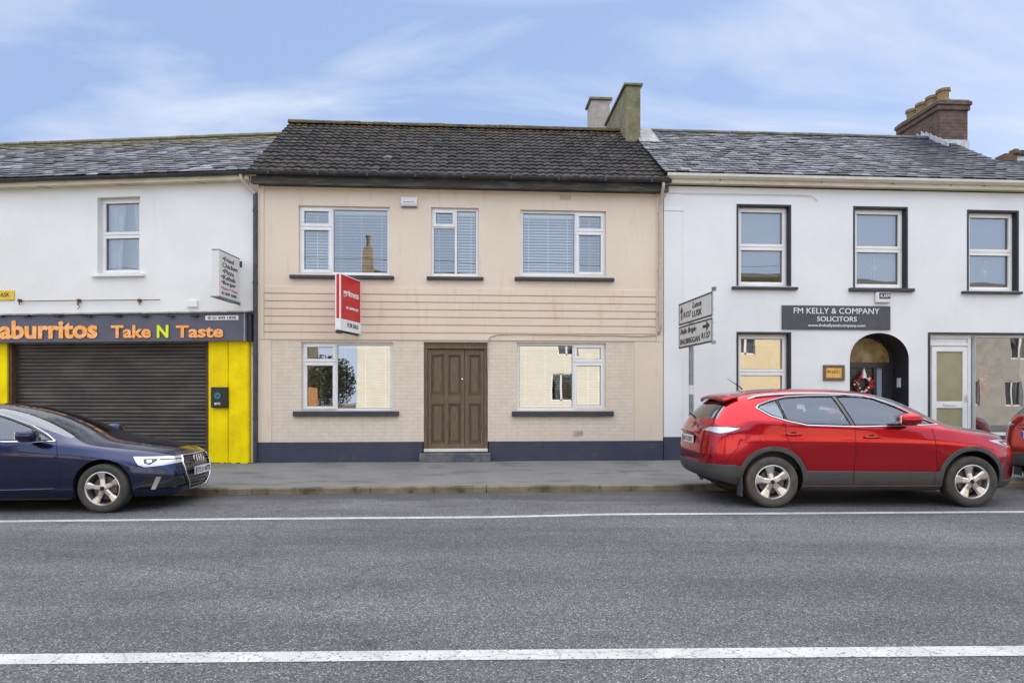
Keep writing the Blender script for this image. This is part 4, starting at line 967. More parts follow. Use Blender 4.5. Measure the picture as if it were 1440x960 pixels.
# hanging menu sign: a box standing out from the wall, its printed face looking along the street
def side_sign(name, label, cat, pA, pB, zlo, zhi, th, mat):
    """flat box from near point pA to far point pB (world xy); the local -y side faces the middle of the street"""
    d_ = (pB-pA); L_ = d_.length; ang = math.atan2(d_.y, d_.x)
    e = tag(empty(name, (pA.x, pA.y, zlo), ang), label, cat)
    return e, L_, zhi-zlo
def at(px, D): return Vector(((px-720)/F*D, D))
pA, pB = at(308, 11.62), at(337, 12.42)
e, L_, h_ = side_sign('hanging_sign', 'white menu box sign hanging from the off-white wall, listing takeaway food', 'sign', pA, pB, H+(YH-416)/F*11.62, H+(YH-351)/F*11.62, .1, 'boxwhite')
m_ = MB(); m_.box(0, L_, .0, .13, 0, h_); m_.build('casing', M['boxwhite'], e, bevel=.006)
m_ = MB(); m_.box(-.03, L_+.02, -.01, .15, -.02, -.002); m_.box(-.01, L_+.02, -.008, .14, h_+.002, h_+.012); islands(m_.build('trim', M['steel'], e))
rows_ = [('\u2022Fried', .80, .16, .70, 'letterblack'), ('Chicken', .665, .15, .88, 'letterblack'), ('\u2022Pizza', .53, .16, .70, 'letterblack'), ('\u2022Kebab', .40, .1, .78, 'letterblack'), ('\u2022Burger', .27, .1, .80, 'letterblack'), ('Open 7 Days', .165, .1, .88, 'redtext'), ('01 849 1898', .06, .12, .82, 'letterblack')]
for s, v, u0, u1, mt in rows_:
    hh = .10 if mt == 'letterblack' and v > .2 else .065
    text('lettering', s, L_*u0, L_*u1, h_*v, h_*(v+hh), -.001, M[mt], e, bold=.01)
m_ = MB(); m_.tube([(L_-.02, .065, h_-.08), (L_+.13, .04, h_-.08)], .016, 8); m_.box(L_+.10, L_+.135, .0, .10, h_-.14, h_-.02); m_.tube([(L_-.08, .065, -.02), (L_+.13, .04, -.03)], .014, 8); m_.build('bracket', M['rust'], e)

# red estate agent board
pA, pB = at(478.5, 11.80), at(507, 12.60)
e, L_, h_ = side_sign('sale_board', 'red and white estate agent sale board fixed to the cream wall', 'sign', pA, pB, H+(YH-463)/F*11.8, H+(YH-385)/F*11.8, .09, 'red')
m_ = MB(); m_.box(0, L_, 0, .09, h_*.205, h_); m_.build('board', M['red'], e, bevel=.004)
m_ = MB(); m_.box(0, L_, 0, .09, 0, h_*.203); m_.build('white_band', M['letterwhite'], e, bevel=.004)
m_ = MB(); 
for q0, q1, r0, r1 in ((-.008, .012, -.01, h_+.01), (L_-.012, L_+.008, -.01, h_+.01)): m_.box(q0, q1, -.008, .014, r0, r1); m_.box(q0, q1, .078, .10, r0, r1)
m_.box(.012, L_-.012, -.008, .10, h_-.004, h_+.012); m_.box(.012, L_-.012, -.008, .10, -.012, .004); m_.build('edging', M['letterwhite'], e)
text('lettering', 'grimes', L_*.14, L_*.90, h_*.60, h_*.755, -.001, M['letterwhite'], e, bold=.02)
text('lettering', '01 8490129', L_*.28, L_*.86, h_*.40, h_*.45, -.001, M['letterwhite'], e, bold=.02)
text('lettering', 'FOR SALE', L_*.34, L_*.88, h_*.07, h_*.15, -.001, M['letterblack'], e, bold=.01)
m_ = MB(); m_.box(-.03, .10, .01, .08, -.07, -.012); m_.tube([(L_-.05, .045, h_*.9), (L_+.12, .05, h_*.9)], .018, 6); m_.tube([(.05, .045, -.03), (L_+.12, .05, -.03)], .018, 6); m_.build('bracket', M['black'], e)

# road direction sign: two plates on a galvanised post
pA, pB = at(954.5, 12.40), at(1002, 10.85)
d_ = pB-pA; L_ = d_.length; z0_ = H+(YH-481)/F*10.85+.0; z1_ = H+(YH-409)/F*10.85
e = tag(empty('road_sign', (pA.x, pA.y, 0), math.atan2(d_.y, d_.x)), 'white road direction sign with black border and arrows on a grey metal post', 'road sign')
zb_, zt_ = z0_, z1_; zm = zb_+(zt_-zb_)*.50
for (c, d, nm) in ((zb_, zm-.008, 'lower'), (zm+.008, zt_, 'upper')):
    m_ = MB(); m_.box(0, L_, 0, .022, c, d); pn = m_.build('sign_plate', M['signwhite'], e, {'lower': 'lower plate pointing right', 'upper': 'upper plate pointing ahead'}[nm], bevel=.004)
    m_ = MB(); ring(m_, .006, L_-.006, c+.006, d-.006, .028, -.003, .001); m_.build('border', M['letterblack'], pn)
hu = zt_-zm
text('lettering', 'Lusca', L_*.44, L_*.70, zm+hu*.60, zm+hu*.84, -.002, M['letterblack'], e, bold=.01, shear=.3)
text('lettering', 'LUSK', L_*.44, L_*.72, zm+hu*.22, zm+hu*.48, -.002, M['letterblack'], e, bold=.012)
text('lettering', 'R127', L_*.165, L_*.39, zm+hu*.30, zm+hu*.54, -.002, M['letterblack'], e, bold=.01)
text('lettering', 'Baile Brig\u00edn', L_*.06, L_*.55, zb_+hu*.54, zb_+hu*.84, -.002, M['letterblack'], e, bold=.006, shear=.3)
text('lettering', 'BALBRIGGAN', L_*.06, L_*.66, zb_+hu*.16, zb_+hu*.40, -.002, M['letterblack'], e, bold=.01)
text('lettering', 'R127', L_*.71, L_*.94, zb_+hu*.22, zb_+hu*.46, -.002, M['letterblack'], e, bold=.01)
m_ = MB(); ax, az = L_*.10, zm+hu*.24
m_.box(ax-.022, ax+.022, -.004, -.001, az, az+hu*.36); m_.prism_xz([(ax-.075, az+hu*.34), (ax+.075, az+hu*.34), (ax, az+hu*.60)], -.004, -.001)
ax, az = L_*.74, zb_+hu*.70
m_.box(ax, ax+.17, -.004, -.001, az-.028, az+.028); m_.prism_xz([(ax+.15, az-.09), (ax+.29, az), (ax+.15, az+.09)], -.004, -.001); m_.build('arrow', M['letterblack'], e)
m_ = MB(); m_.tube([(L_*.28, .075, .1), (L_*.28, .075, zt_-.05)], .045, 14); m_.build('post', M['steel'], e, smooth=False)
m_ = MB()
for z_ in (zb_+.12, zm-.1, zm+.12, zt_-.12): m_.box(L_*.28-.06, L_*.28+.06, .018, .035, z_-.02, z_+.02); m_.box(.05, L_-.03, .022, .04, z_-.015, z_+.015)
m_.build('clamp', M['steel'], e)
m_ = MB(); m_.box(L_-.04, L_+.01, .0, .06, zt_, zt_+.07); m_.box(L_-.02, L_+.05, .01, .05, zt_+.035, zt_+.065); m_.box(L_-.03, L_+.02, -.006, .05, zb_-.03, zb_+.03); m_.build('end_bracket', M['steel'], e)
m_ = MB(); m_.tube([(L_*.28, .075, 1.55), (L_*.28, .075, 1.72)], .047, 14); m_.build('sticker', M['boxwhite'], e)

# house beyond the right gable
nb = tag(empty('neighbour_house', FM.o, FM.a), 'white house with red ridge end seen beyond the slate roof at the right edge', 'house')
nx = FM.x(1412, -3.6)
m_ = MB(); m_.prism_xz([(rx3+.1, .2), (rx3+6, .2), (rx3+6, 6.2), (rx3+.1, 6.2)], .5, 6.5); m_.build('wall', M['white'], nb)
m_ = MB(); m_.box(nx+.25, nx+3, 3.6, 6.4, 6.0, FM.z(1425, 219, -3.6)); m_.build('upper_wall', M['white'], nb)
sl = slates(rx3-.02, rx3+6, .28, 6.05, 3.0, FM.z(1425, 231, -3.2), w=.27, g=.17, tmin=.05, tmax=.5); nr = sl.build('roof', M['slate'], nb)
m_ = MB(); zz = FM.z(1425, 219, -3.6); m_.box(nx+.15, nx+3.1, 3.5, 3.62, zz-.0, zz+.12); m_.build('eaves_board', M['fasciadark'], nb)
m_ = MB(); m_.lathe([(.0, 0), (.12, 0), (.11, .1), (.0, .16)], (nx+.22, 3.5, zz+.0), 'z', 10); m_.box(nx-.10, nx+.24, 3.45, 3.8, zz-.35, zz-.0); m_.build('ridge_end', pm('terracotta', (.12, .05, .035), .8, c2=(.12, .10, .05), ns=8), nb)

# ================================================================== GROUND
def sheet(name, pts, z, mat, kind='structure'):
    m_ = MB(); m_.add([(p[0], p[1], z) for p in pts], [tuple(range(len(pts)))]); return tag(m_.build(name, mat, None), kind=kind)
sheet('ground', [(-160, -160), (160, -160), (160, 160), (-160, 160)], -.03, M['pave'])
sheet('road', [(-90, -2.4-90*.03), (90, -2.4+90*.061), (90, 10.2+90*.0611), (-90, 10.2-90*.0611)], 0, M['asphalt'])
# kerb stones and footpath
kb = MB(); x = -40.0
while x < 40:
    Lk = 1.8; y_ = 0
    kb.box(x+.0015, x+Lk-.0015, -.0, .15, -.05, .098+random.uniform(-.003, .003)); x += Lk
ko = kb.build('kerb', M['kerb'], None, bevel=.018); ko.location = FK.o; ko.rotation_euler = (0, 0, FK.a); tag(ko, kind='structure')
fp = MB()
nx_ = 160
def foot(u, v):
    x_ = -40+80*u; p0 = FK.W(x_, .148); 
    y0_ = p0.y; y1_ = y0_+3.6
    yy = y0_+(y1_-y0_)*v
    return (p0.x, yy, .096+.125*min(1, v*3.6/2.55)+.004*math.sin(x_*1.3)*v)
fp.grid(foot, nx_, 6)
tag(fp.build('footpath', M['pave'], None, smooth=True), kind='structure')
# moss and dirt along the foot of the wall
mm_ = MB(); rnd = random.Random(5)
for fr, x0_, x1_ in ((FM, xa, xb), (FL, FL.x(297), lx1)):
    x_ = x0_
    while x_ < x1_:
        if 588 < 720+ (fr.W(x_, 0).x/fr.W(x_, 0).y*F) < 692 and fr is FM: x_ += .05; continue
        p = fr.W(x_, -.04 if fr is FM else -.14); r_ = rnd.uniform(.015, .05)
        if rnd.random() < .75: mm_.lathe([(r_, 0), (r_*.8, r_*.3), (r_*.3, r_*.5), (.001, r_*.55)], (p.x, p.y-.01, GZ-.012), 'z', 7)
        x_ += rnd.uniform(.02, .07)
tag(mm_.build('moss', M['moss'], None, smooth=True), 'thin line of moss along the foot of the walls', 'moss', kind='stuff')
# painted lines
def strip(name, pts, w_, z=.004):
    m_ = MB(); vs = []
    for x_, y_ in pts: vs += [(x_, y_-w_/2, z), (x_, y_+w_/2, z)]
    m_.add(vs, [(2*i, 2*i+2, 2*i+3, 2*i+1) for i in range(len(pts)-1)]); return tag(m_.build(name, M['paint'], None), kind='structure')
def gp(px, py): D = F*H/(py-YH); return ((px-720)/F*D, D)
l1 = [gp(0, 733), gp(350, 729.5), gp(690, 727), gp(860, 723), gp(1150, 721.5), gp(1440, 719.5)]
l1 = [(l1[0][0]-12, l1[0][1]-.6)]+l1+[(l1[-1][0]+12, l1[-1][1]+.7)]
strip('road_marking', l1, .12)
l2 = [gp(0, 927), gp(720, 920.5), gp(1440, 915)]
l2 = [(l2[0][0]-15, l2[0][1]-.3)]+l2+[(l2[-1][0]+15, l2[-1][1]+.35)]
strip('road_marking', l2, .145)

# ================================================================== CARS
def carpaint(name, c, metal=.35, rough=.35, c2=None):
    m = pm(name, c, rough, metal, coat=.8)
    return m
M['paintred'] = carpaint('red_car_paint', (.43, .003, .014), .85, .20)
M['paintblue'] = carpaint('blue_car_paint', (.018, .026, .080), .85, .20)
M['paintorange'] = carpaint('orange_red_car_paint', (.60, .035, .012), .85, .26)
M['clad'] = pm('black_cladding', (.045, .046, .05), .55, c2=(.06, .058, .055), ns=4)
M['seam'] = pm('panel_gap', (.006, .006, .007), .7)
M['tyre'] = pm('tyre_rubber', (.035, .034, .034), .8, c2=(.06, .056, .05), ns=6)
M['tyredirty'] = pm('dirty_tyre_rubber', (.05, .047, .043), .85, c2=(.11, .095, .075), ns=6, lo=.4, hi=.7)
M['alloy'] = pm('silver_alloy', (.62, .61, .60), .33, .85, c2=(.42, .39, .34), ns=5, lo=.5, hi=.8)
M['brake'] = pm('brake_disc', (.12, .11, .10), .5, .6)
M['seat'] = pm('car_seat', (.018, .019, .023), .8)
M['headlens'] = pm('headlight_lens', (.62, .64, .68), .15, .6, coat=1)
M['taillens'] = pm('tail_light_lens', (.22, .006, .012), .1, .2, coat=1)
M['lampsilver'] = pm('lamp_silver', (.72, .72, .75), .18, .7, coat=1)
M['plate'] = pm('number_plate', (.72, .72, .70), .4)
M['glossblack'] = pm('gloss_black', (.008, .008, .010), .12, coat=1)
M['steelchrome'] = pm('chrome_trim', (.70, .70, .71), .12, 1.0)

def cage(st, front, rear):
    """st: per station x, side rows a..e (y,z), top columns f,g (y,z), h z, bow;  front/rear: rows d,c,b,a -> (x,z)"""
    bm = bmesh.new(); G = []
    ymax = .9
    for s in st:
        x, rows_, (f, g, h), bow = s; r = []
        for (y, z) in rows_: r.append((x, y, z))
        r.append((x+bow*(1-(f[0]/ymax)**2), f[0], f[1])); r.append((x+bow*(1-(g[0]/ymax)**2), g[0], g[1])); r.append((x+bow, 0, h))
        full = [bm.verts.new(p) for p in r]+[bm.verts.new((p[0], -p[1], p[2])) for p in reversed(r[:-1])]
        G.append(full)
    fmat = {}
    def face(vs, m=0):
        f = bm.faces.new(vs); f.material_index = m; return f
    glass_st = st_glass
    for i in range(len(G)-1):
        for j in range(14):
            m = 0
            if i in glass_st and j in (5, 6, 7, 8): m = 1
            face((G[i][j], G[i][j+1], G[i+1][j+1], G[i+1][j]), m)
    def cap(S, rowdef, sgn):
        cols = [S[4], S[5], S[6], S[7], S[8], S[9], S[10]]      # e f g h g' f' e'
        prev = cols; ys = [None, st0f[sgn][0], st0f[sgn][1], 0, -st0f[sgn][1], -st0f[sgn][0], None]
        for k, (xc, z, cv) in enumerate(rowdef):               # k = 0..3 -> d c b a
            sd = (S[3-k], S[11+k]); new = [sd[0]]
            for j in range(1, 6):
                y = ys[j]; new.append(bm.verts.new((xc-sgn*cv*(y/.8)**2, y, z)))
            new.append(sd[1])
            for j in range(6):
                vs = (prev[j], prev[j+1], new[j+1], new[j])
                face(vs if sgn > 0 else vs[::-1], 0)
            prev = new
    cap(G[0], front, 1); cap(G[-1], rear, -1)
    bmesh.ops.recalc_face_normals(bm, faces=bm.faces[:])
    cl_ = bm.edges.layers.float.new('crease_edge')
    for i in range(1, len(G)-2):
        for j, cv in ((3, .62), (11, .62), (4, .45), (10, .45)):
            for e_ in G[i][j].link_edges:
                if e_.other_vert(G[i][j]) is G[i+1][j]: e_[cl_] = cv
    return bm

def subdiv(bm, lv, mats):
    me = bpy.data.meshes.new('c'); bm.to_mesh(me); bm.free()
    for m in mats: me.materials.append(m)
    o = bpy.data.objects.new('c', me); COL.objects.link(o)
    s = o.modifiers.new('s', 'SUBSURF'); s.levels = s.render_levels = lv
    dg = bpy.context.evaluated_depsgraph_get(); dg.update()
    m2 = bpy.data.meshes.new_from_object(o.evaluated_get(dg)); bpy.data.objects.remove(o)
    b2 = bmesh.new(); b2.from_mesh(m2); return b2

def inpoly(p, q, poly):
    c = False; n = len(poly)
    for i in range(n):
        a, b = poly[i], poly[i-1]
        if (a[1] > q) != (b[1] > q) and p < (b[0]-a[0])*(q-a[1])/(b[1]-a[1])+a[0]: c = not c
    return c

def paint_poly(bm, poly, mat, axis='y', side=0, only=None, delete=False, thr=.12):
    """cut the shell along a polygon drawn in side view (axis y: x,z) or end view (axis x: y,z) and give the inside a material"""
    I = (0, 2) if axis == 'y' else (1, 2); ai = 1 if axis == 'y' else 0
    lo = [min(p[k] for p in poly)-.01 for k in (0, 1)]; hi = [max(p[k] for p in poly)+.01 for k in (0, 1)]
    def ok(f):
        n = f.normal[ai]
        if axis == 'y':
            if abs(n) < thr or (side and n*side < 0): return False
        else:
            if n*side < thr: return False
        if only is not None and f.material_index not in only: return False
        xs = [v.co[I[0]] for v in f.verts]; zs_ = [v.co[I[1]] for v in f.verts]
        return not (max(xs) < lo[0] or min(xs) > hi[0] or max(zs_) < lo[1] or min(zs_) > hi[1])
    n = len(poly)
    for i in range(n):
        a, b = poly[i], poly[(i+1) % n]
        if math.hypot(a[0]-b[0], a[1]-b[1]) < 1e-5: continue
        fs = [f for f in bm.faces if ok(f)]
        geom = set(fs)
        for f in fs: geom.update(f.edges); geom.update(f.verts)
        co = Vector((0, 0, 0)); co[I[0]] = a[0]; co[I[1]] = a[1]
        no = Vector((0, 0, 0)); no[I[0]] = -(b[1]-a[1]); no[I[1]] = b[0]-a[0]
        bmesh.ops.bisect_plane(bm, geom=list(geom), dist=1e-5, plane_co=co, plane_no=no.normalized())
    bm.normal_update()
    hit = []
    for f in bm.faces:
        if not ok(f): continue
        c = f.calc_center_median()
        if inpoly(c[I[0]], c[I[1]], poly):
            f.material_index = mat; hit.append(f)
    if delete: bmesh.ops.delete(bm, geom=hit, context='FACES')
    return hit

def seamline(bm, pts, mat, w=.007, **kw):
    for i in range(len(pts)-1):
        a, b = Vector(pts[i]), Vector(pts[i+1]); d = (b-a).normalized()*.0; n = Vector((-(b-a).y, (b-a).x)).normalized()*w/2
        paint_poly(bm, [a-n, b-n, b+n, a+n], mat, **kw)

def split_mesh(bm, idx, name, mat, parent, label=None, inset=0.0, solid=0, smooth=True, isl=False):
    fs = [f for f in bm.faces if f.material_index == idx]
    if not fs: return None
    m_ = MB(); mp = {}
    bm.normal_update()
    for f in fs:
        ids = []
        for v in f.verts:
            if v.index not in mp: mp[v.index] = len(m_.v); m_.v.append(tuple(v.co+v.normal*inset))
            ids.append(mp[v.index])
        m_.f.append(tuple(ids)); m_.t.append(None)
    me = bpy.data.meshes.new(name); me.from_pydata(m_.v, [], m_.f); me.materials.append(mat)
    for p in me.polygons: p.use_smooth = smooth
    o = bpy.data.objects.new(name, me); COL.objects.link(o); o.parent = parent
    if label: o['label'] = label
    if solid: s = o.modifiers.new('s', 'SOLIDIFY'); s.thickness = solid; s.offset = 1
    if isl: return islands(o, 2)
    return o

def circle(cx, cz, r, n=28, a0=0, a1=2*math.pi): return [(cx+r*math.cos(a0+(a1-a0)*i/n), cz+r*math.sin(a0+(a1-a0)*i/n)) for i in range(n+(0 if abs(a1-a0-2*math.pi) < 1e-6 else 1))]

def make_wheel(parent, x, y, r, rim, side, style, tyre='tyre', width=.215, label=None):
    e = empty('wheel', (x, y, r), 0, parent)
    h = width/2; m_ = MB()
    prof = [(rim*.98, -h*.86), (rim*1.03, -h*.95), (rim+(r-rim)*.45, -h*1.04), (r*.955, -h*.97), (r*.985, -h*.82), (r, -h*.5), (r, h*.5), (r*.985, h*.82), (r*.955, h*.97), (rim+(r-rim)*.45, h*1.04), (rim*1.03, h*.95), (rim*.98, h*.86)]
    m_.lathe(prof, (0, 0, 0), 'y', 56); 
    for gy in (-.35, -.12, .12, .35): m_.lathe([(r*1.001, gy*h*1.3-.004), (r*.985, gy*h*1.3), (r*1.001, gy*h*1.3+.004)], (0, 0, 0), 'y', 56)
    m_.build('tyre', M[tyre], e, smooth=True)
    o = side
    b_ = MB(); b_.lathe([(rim*.985, -h*.86*o*-1), (rim*.90, h*.70*o), (rim*.88, h*.2*o), (rim*.88, -h*.7*o)] if False else [(rim*1.0, h*.90*o), (rim*.955, h*.93*o), (rim*.915, h*.80*o), (rim*.88, h*.3*o), (rim*.88, -h*.8*o)], (0, 0, 0), 'y', 48)
    yo = h*.86*o; N5 = 5
    for k in range(N5):
        t0 = 2*math.pi*k/N5+math.pi/2+.15
        def P(rr, dt, yy): return (rr*math.cos(t0)-dt*math.sin(t0), yy, rr*math.sin(t0)+dt*math.cos(t0))
        if style == 'twist':
            secs = [(rim*.16, .040, .0), (rim*.5, .040, -.005), (rim*.95, .070, .012)]
        else:
            secs = [(rim*.16, .036, .0), (rim*.55, .030, -.0), (rim*.95, .055, .0)]
        vs = []
        for rr, hw, tw in secs:
            q = (rr/rim); yf = yo-.018*o*(1-abs(2*q-1)) 
            vs += [P(rr, -hw, yf-.012*o), P(rr, -hw*.55, yf+.004*o), P(rr, hw*.55, yf+.004*o), P(rr, hw, yf-.012*o), P(rr, hw*.8, yf-.05*o), P(rr, -hw*.8, yf-.05*o)]
        fs = []
        for i in range(2):
            for j in range(6): fs.append((i*6+j, i*6+(j+1) % 6, (i+1)*6+(j+1) % 6, (i+1)*6+j))
        b_.add(vs, fs)
    b_.lathe([(.001, yo+.004*o), (rim*.16, yo+.004*o), (rim*.23, yo-.006*o), (rim*.24, yo-.05*o)], (0, 0, 0), 'y', 24)
    b_.build('rim', M['alloy'], e, bevel=0)
    c_ = MB(); c_.lathe([(.001, yo+.009*o), (.028, yo+.008*o), (.031, yo+.003*o)], (0, 0, 0), 'y', 20)
    for k in range(5):
        t = 2*math.pi*k/5+math.pi/2+.15+math.pi/5; c_.lathe([(.001, yo-.0*o), (.009, yo-.0*o), (.009, yo-.02*o)], (rim*.20*math.cos(t)*.9, 0, rim*.20*math.sin(t)*.9), 'y', 8)
    c_.build('hub_cap', M['seam'], e)
    d_ = MB(); d_.lathe([(.05, h*.15*o), (rim*.68, h*.15*o), (rim*.68, h*.02*o), (.05, h*.02*o)], (0, 0, 0), 'y', 32); d_.box(rim*.35, rim*.72, min(h*.4*o, -h*.2*o), max(h*.4*o, -h*.2*o), -.06, .12); d_.build('brake_disc', M['brake'], e)
    d_ = MB(); d_.lathe([(.001, -h*.3*o), (rim*.87, -h*.3*o)], (0, 0, 0), 'y', 32); d_.build('backing', M['seam'], e)
    return e

def plate_text(s, x0, x1, z0, z1, parent, M4, name='number_plate'):
    """number plate built facing -y at the origin, then moved by M4"""
    m_ = MB(); m_.box(x0, x1, -.012, 0, z0, z1); p = m_.build(name, M['plate'], parent, bevel=.003)
    w_ = x1-x0
    m_ = MB(); m_.box(x0+.004, x0+w_*.085, -.0135, -.0115, z0+.004, z1-.004); b_ = m_.build('blue_band', pm('plate_blue', (.02, .05, .35), .4), p)
    t = text('lettering', s, x0+w_*.12, x1-w_*.04, z0+(z1-z0)*.18, z1-(z1-z0)*.18, -.0128, M['letterblack'], p, ext=.002, bold=.02)
    p.matrix_local = M4
    return p
def facing(yaw, loc, pitch=0): return Matrix.Translation(loc) @ Matrix.Rotation(yaw, 4, 'Z') @ Matrix.Rotation(pitch, 4, 'X')

def rounded_box(mb, c, s, rot=0):
    m4 = Matrix.Translation(c) @ Matrix.Rotation(rot, 4, 'Y')
    bm = bmesh.new(); bmesh.ops.create_cube(bm, size=1)
    bmesh.ops.scale(bm, vec=s, verts=bm.verts); bmesh.ops.bevel(bm, geom=bm.edges[:], offset=min(s)*.38, segments=3, affect='EDGES', profile=.6)
    bmesh.ops.transform(bm, matrix=m4, verts=bm.verts); bm.verts.index_update()
    mb.add([v.co[:] for v in bm.verts], [tuple(v.index for v in f.verts) for f in bm.faces]); bm.free()

def blob(mb, c, r, e=1.0, n=14, m=20):
    f = lambda v: math.copysign(abs(v)**e, v)
    def fn(u, v):
        a, b = 2*math.pi*u, math.pi*(v-.5)*.998
        return (c[0]+r[0]*f(math.cos(b))*f(math.cos(a))*(1 if math.cos(a) < 0 else .95), c[1]+r[1]*f(math.cos(b))*f(math.sin(a)), c[2]+r[2]*f(math.sin(b)))
    mb.grid(fn, m, n)

def build_car(kind, label, pos, ang, paint, numbers):
    global st_glass, st0f
    suv = kind == 'suv'
    car = tag(empty('parked_car', (pos.x, pos.y, 0), ang), label, 'car', None)
    if suv:
        WB, r, rim, hw = 2.646, .345, .232, .905
        st = [
         (3.13, [(.70,.25),(.79,.34),(.83,.56),(.82,.76),(.745,.885)], ((.60,.925),(.33,.955),.965), .34),
         (2.92, [(.78,.24),(.86,.33),(.885,.58),(.88,.82),(.80,.955)], ((.645,.995),(.35,1.025),1.035), .28),
         (2.58, [(.80,.24),(.885,.33),(.90,.60),(.90,.86),(.83,1.01)], ((.69,1.045),(.37,1.075),1.085), .18),
         (2.31, [(.80,.24),(.885,.33),(.895,.61),(.905,.88),(.855,1.055)], ((.745,1.10),(.42,1.135),1.145), .22),
         (1.92, [(.80,.24),(.885,.33),(.890,.62),(.905,.89),(.862,1.08)], ((.665,1.335),(.39,1.37),1.38), .20),
         (1.47, [(.80,.24),(.885,.33),(.888,.62),(.905,.90),(.866,1.10)], ((.60,1.525),(.36,1.57),1.58), .16),
         (.85,  [(.80,.24),(.885,.33),(.888,.62),(.905,.91),(.870,1.12)], ((.590,1.565),(.35,1.61),1.62), .0),
         (.30,  [(.80,.24),(.885,.33),(.895,.62),(.910,.92),(.870,1.15)], ((.585,1.56),(.35,1.61),1.62), .0),
         (-.14, [(.80,.25),(.880,.35),(.895,.63),(.905,.94),(.860,1.19)], ((.565,1.53),(.34,1.575),1.585), .0),
         (-.42, [(.79,.29),(.865,.40),(.880,.64),(.885,.95),(.825,1.20)], ((.545,1.46),(.33,1.51),1.52), -.05),
         (-.66, [(.76,.36),(.845,.44),(.865,.64),(.845,.94),(.775,1.13)], ((.60,1.15),(.34,1.16),1.165), -.16)]
        front = [(3.50,.80,.12),(3.54,.58,.12),(3.52,.36,.12),(3.42,.25,.12)]
        rear = [(-.85,.93,.06),(-.89,.64,.06),(-.86,.44,.06),(-.78,.38,.06)]
        st_glass = (3, 4); st0f = {1: (.60, .32), -1: (.60, .33)}
    else:
        WB, r, rim, hw = 2.637, .317, .222, .898
        st = [
         (3.14, [(.72,.19),(.80,.27),(.83,.45),(.82,.60),(.755,.685)], ((.60,.72),(.33,.745),.755), .33),
         (2.94, [(.78,.19),(.86,.27),(.875,.47),(.87,.65),(.805,.755)], ((.65,.80),(.35,.83),.84), .26),
         (2.55, [(.80,.19),(.88,.27),(.89,.50),(.89,.72),(.835,.84)], ((.69,.875),(.37,.91),.92), .16),
         (2.10, [(.80,.19),(.88,.27),(.885,.52),(.893,.75),(.850,.895)], ((.745,.935),(.42,.975),.985), .20),
         (1.55, [(.80,.19),(.88,.27),(.885,.53),(.895,.77),(.858,.925)], ((.655,1.185),(.385,1.225),1.235), .20),
         (1.02, [(.80,.19),(.88,.27),(.885,.53),(.895,.78),(.860,.94)], ((.585,1.355),(.35,1.40),1.41), .15),
         (.55,  [(.80,.19),(.88,.27),(.885,.53),(.895,.78),(.860,.95)], ((.575,1.385),(.345,1.425),1.435), .0),
         (.0,   [(.80,.19),(.88,.27),(.890,.53),(.898,.79),(.860,.96)], ((.570,1.355),(.34,1.40),1.41), .0),
         (-.30, [(.80,.20),(.88,.28),(.890,.53),(.895,.80),(.850,.975)], ((.555,1.29),(.33,1.335),1.345), -.06),
         (-.68, [(.78,.22),(.86,.30),(.875,.53),(.870,.80),(.805,.975)], ((.62,1.03),(.36,1.055),1.06), -.10),
         (-.80, [(.75,.24),(.83,.32),(.845,.53),(.835,.79),(.765,.95)], ((.60,.985),(.34,1.01),1.015), -.16)]
        front = [(3.49,.62,.12),(3.53,.46,.12),(3.52,.28,.12),(3.46,.20,.12)]
        rear = [(-.98,.80,.06),(-1.0,.56,.06),(-.98,.34,.06),(-.92,.24,.06)]
        st_glass = (3, 4, 8); st0f = {1: (.60, .32), -1: (.60, .33)}
    bm = cage(st, front, rear)
    for v in bm.verts: v.co.y *= 1.0
    bm = subdiv(bm, 3, [M[paint]])
    bm.normal_update()
    tree = BVHTree.FromBMesh(bm)
    def sy(x, z, s=1):
        h = tree.ray_cast(Vector((x, s*2, z)), Vector((0, -s, 0)))
        return h[0].y if h[0] else s*.85
    def sxx(y, z, s=1):
        h = tree.ray_cast(Vector((s*6, y, z)), Vector((-s, 0, 0)))
        return h[0].x if h[0] else s*3
    PAINT, GLASS, CLAD, SEAM, HEAD, TAIL, BLK, SIDEG, HOLE, TRIM, PILL, LSIL, LDRK = 0, 1, 2, 3, 4, 5, 6, 7, 8, 9, 10, 11, 12
    # wheel arches
    ra = r+.055 if suv else r+.045
    arches = [(0.0, r+.02), (WB, r+.02)]
    for ax_, az_ in arches:
        if suv:
            paint_poly(bm, circle(ax_, az_, ra+.062, 30), CLAD)
    if suv:   # lower cladding and bumpers
        paint_poly(bm, [(-.3, .20), (WB+.3, .20), (WB+.3, .46), (WB-.3, .48), (.3, .50), (-.3, .50)], CLAD)
        paint_poly(bm, [(-1.2, .0), (-.2, .0), (-.2, .56), (-.62, .565), (-1.2, .60)], CLAD, thr=.02)
        paint_poly(bm, [(-.95, .0), (.95, .0), (.95, .575), (-.95, .575)], CLAD, axis='x', side=-1, thr=.1)
        paint_poly(bm, [(WB+.25, .0), (4, .0), (4, .34), (WB+.25, .36)], CLAD, thr=.02)
        paint_poly(bm, [(-.95, .0), (.95, .0), (.95, .34), (-.95, .34)], CLAD, axis='x', side=1, thr=.1)
        paint_poly(bm, [(-.5, .36), (.5, .36), (.42, .50), (-.42, .50)], BLK, axis='x', side=1, thr=.1)
        paint_poly(bm, [(-.5, .62), (.5, .62), (.55, .82), (-.55, .82)], BLK, axis='x', side=1, thr=.1)
        paint_poly(bm, [(-.64, 1.19), (.64, 1.19), (.50, 1.42), (-.50, 1.42)], GLASS, axis='x', side=-1, thr=.35)
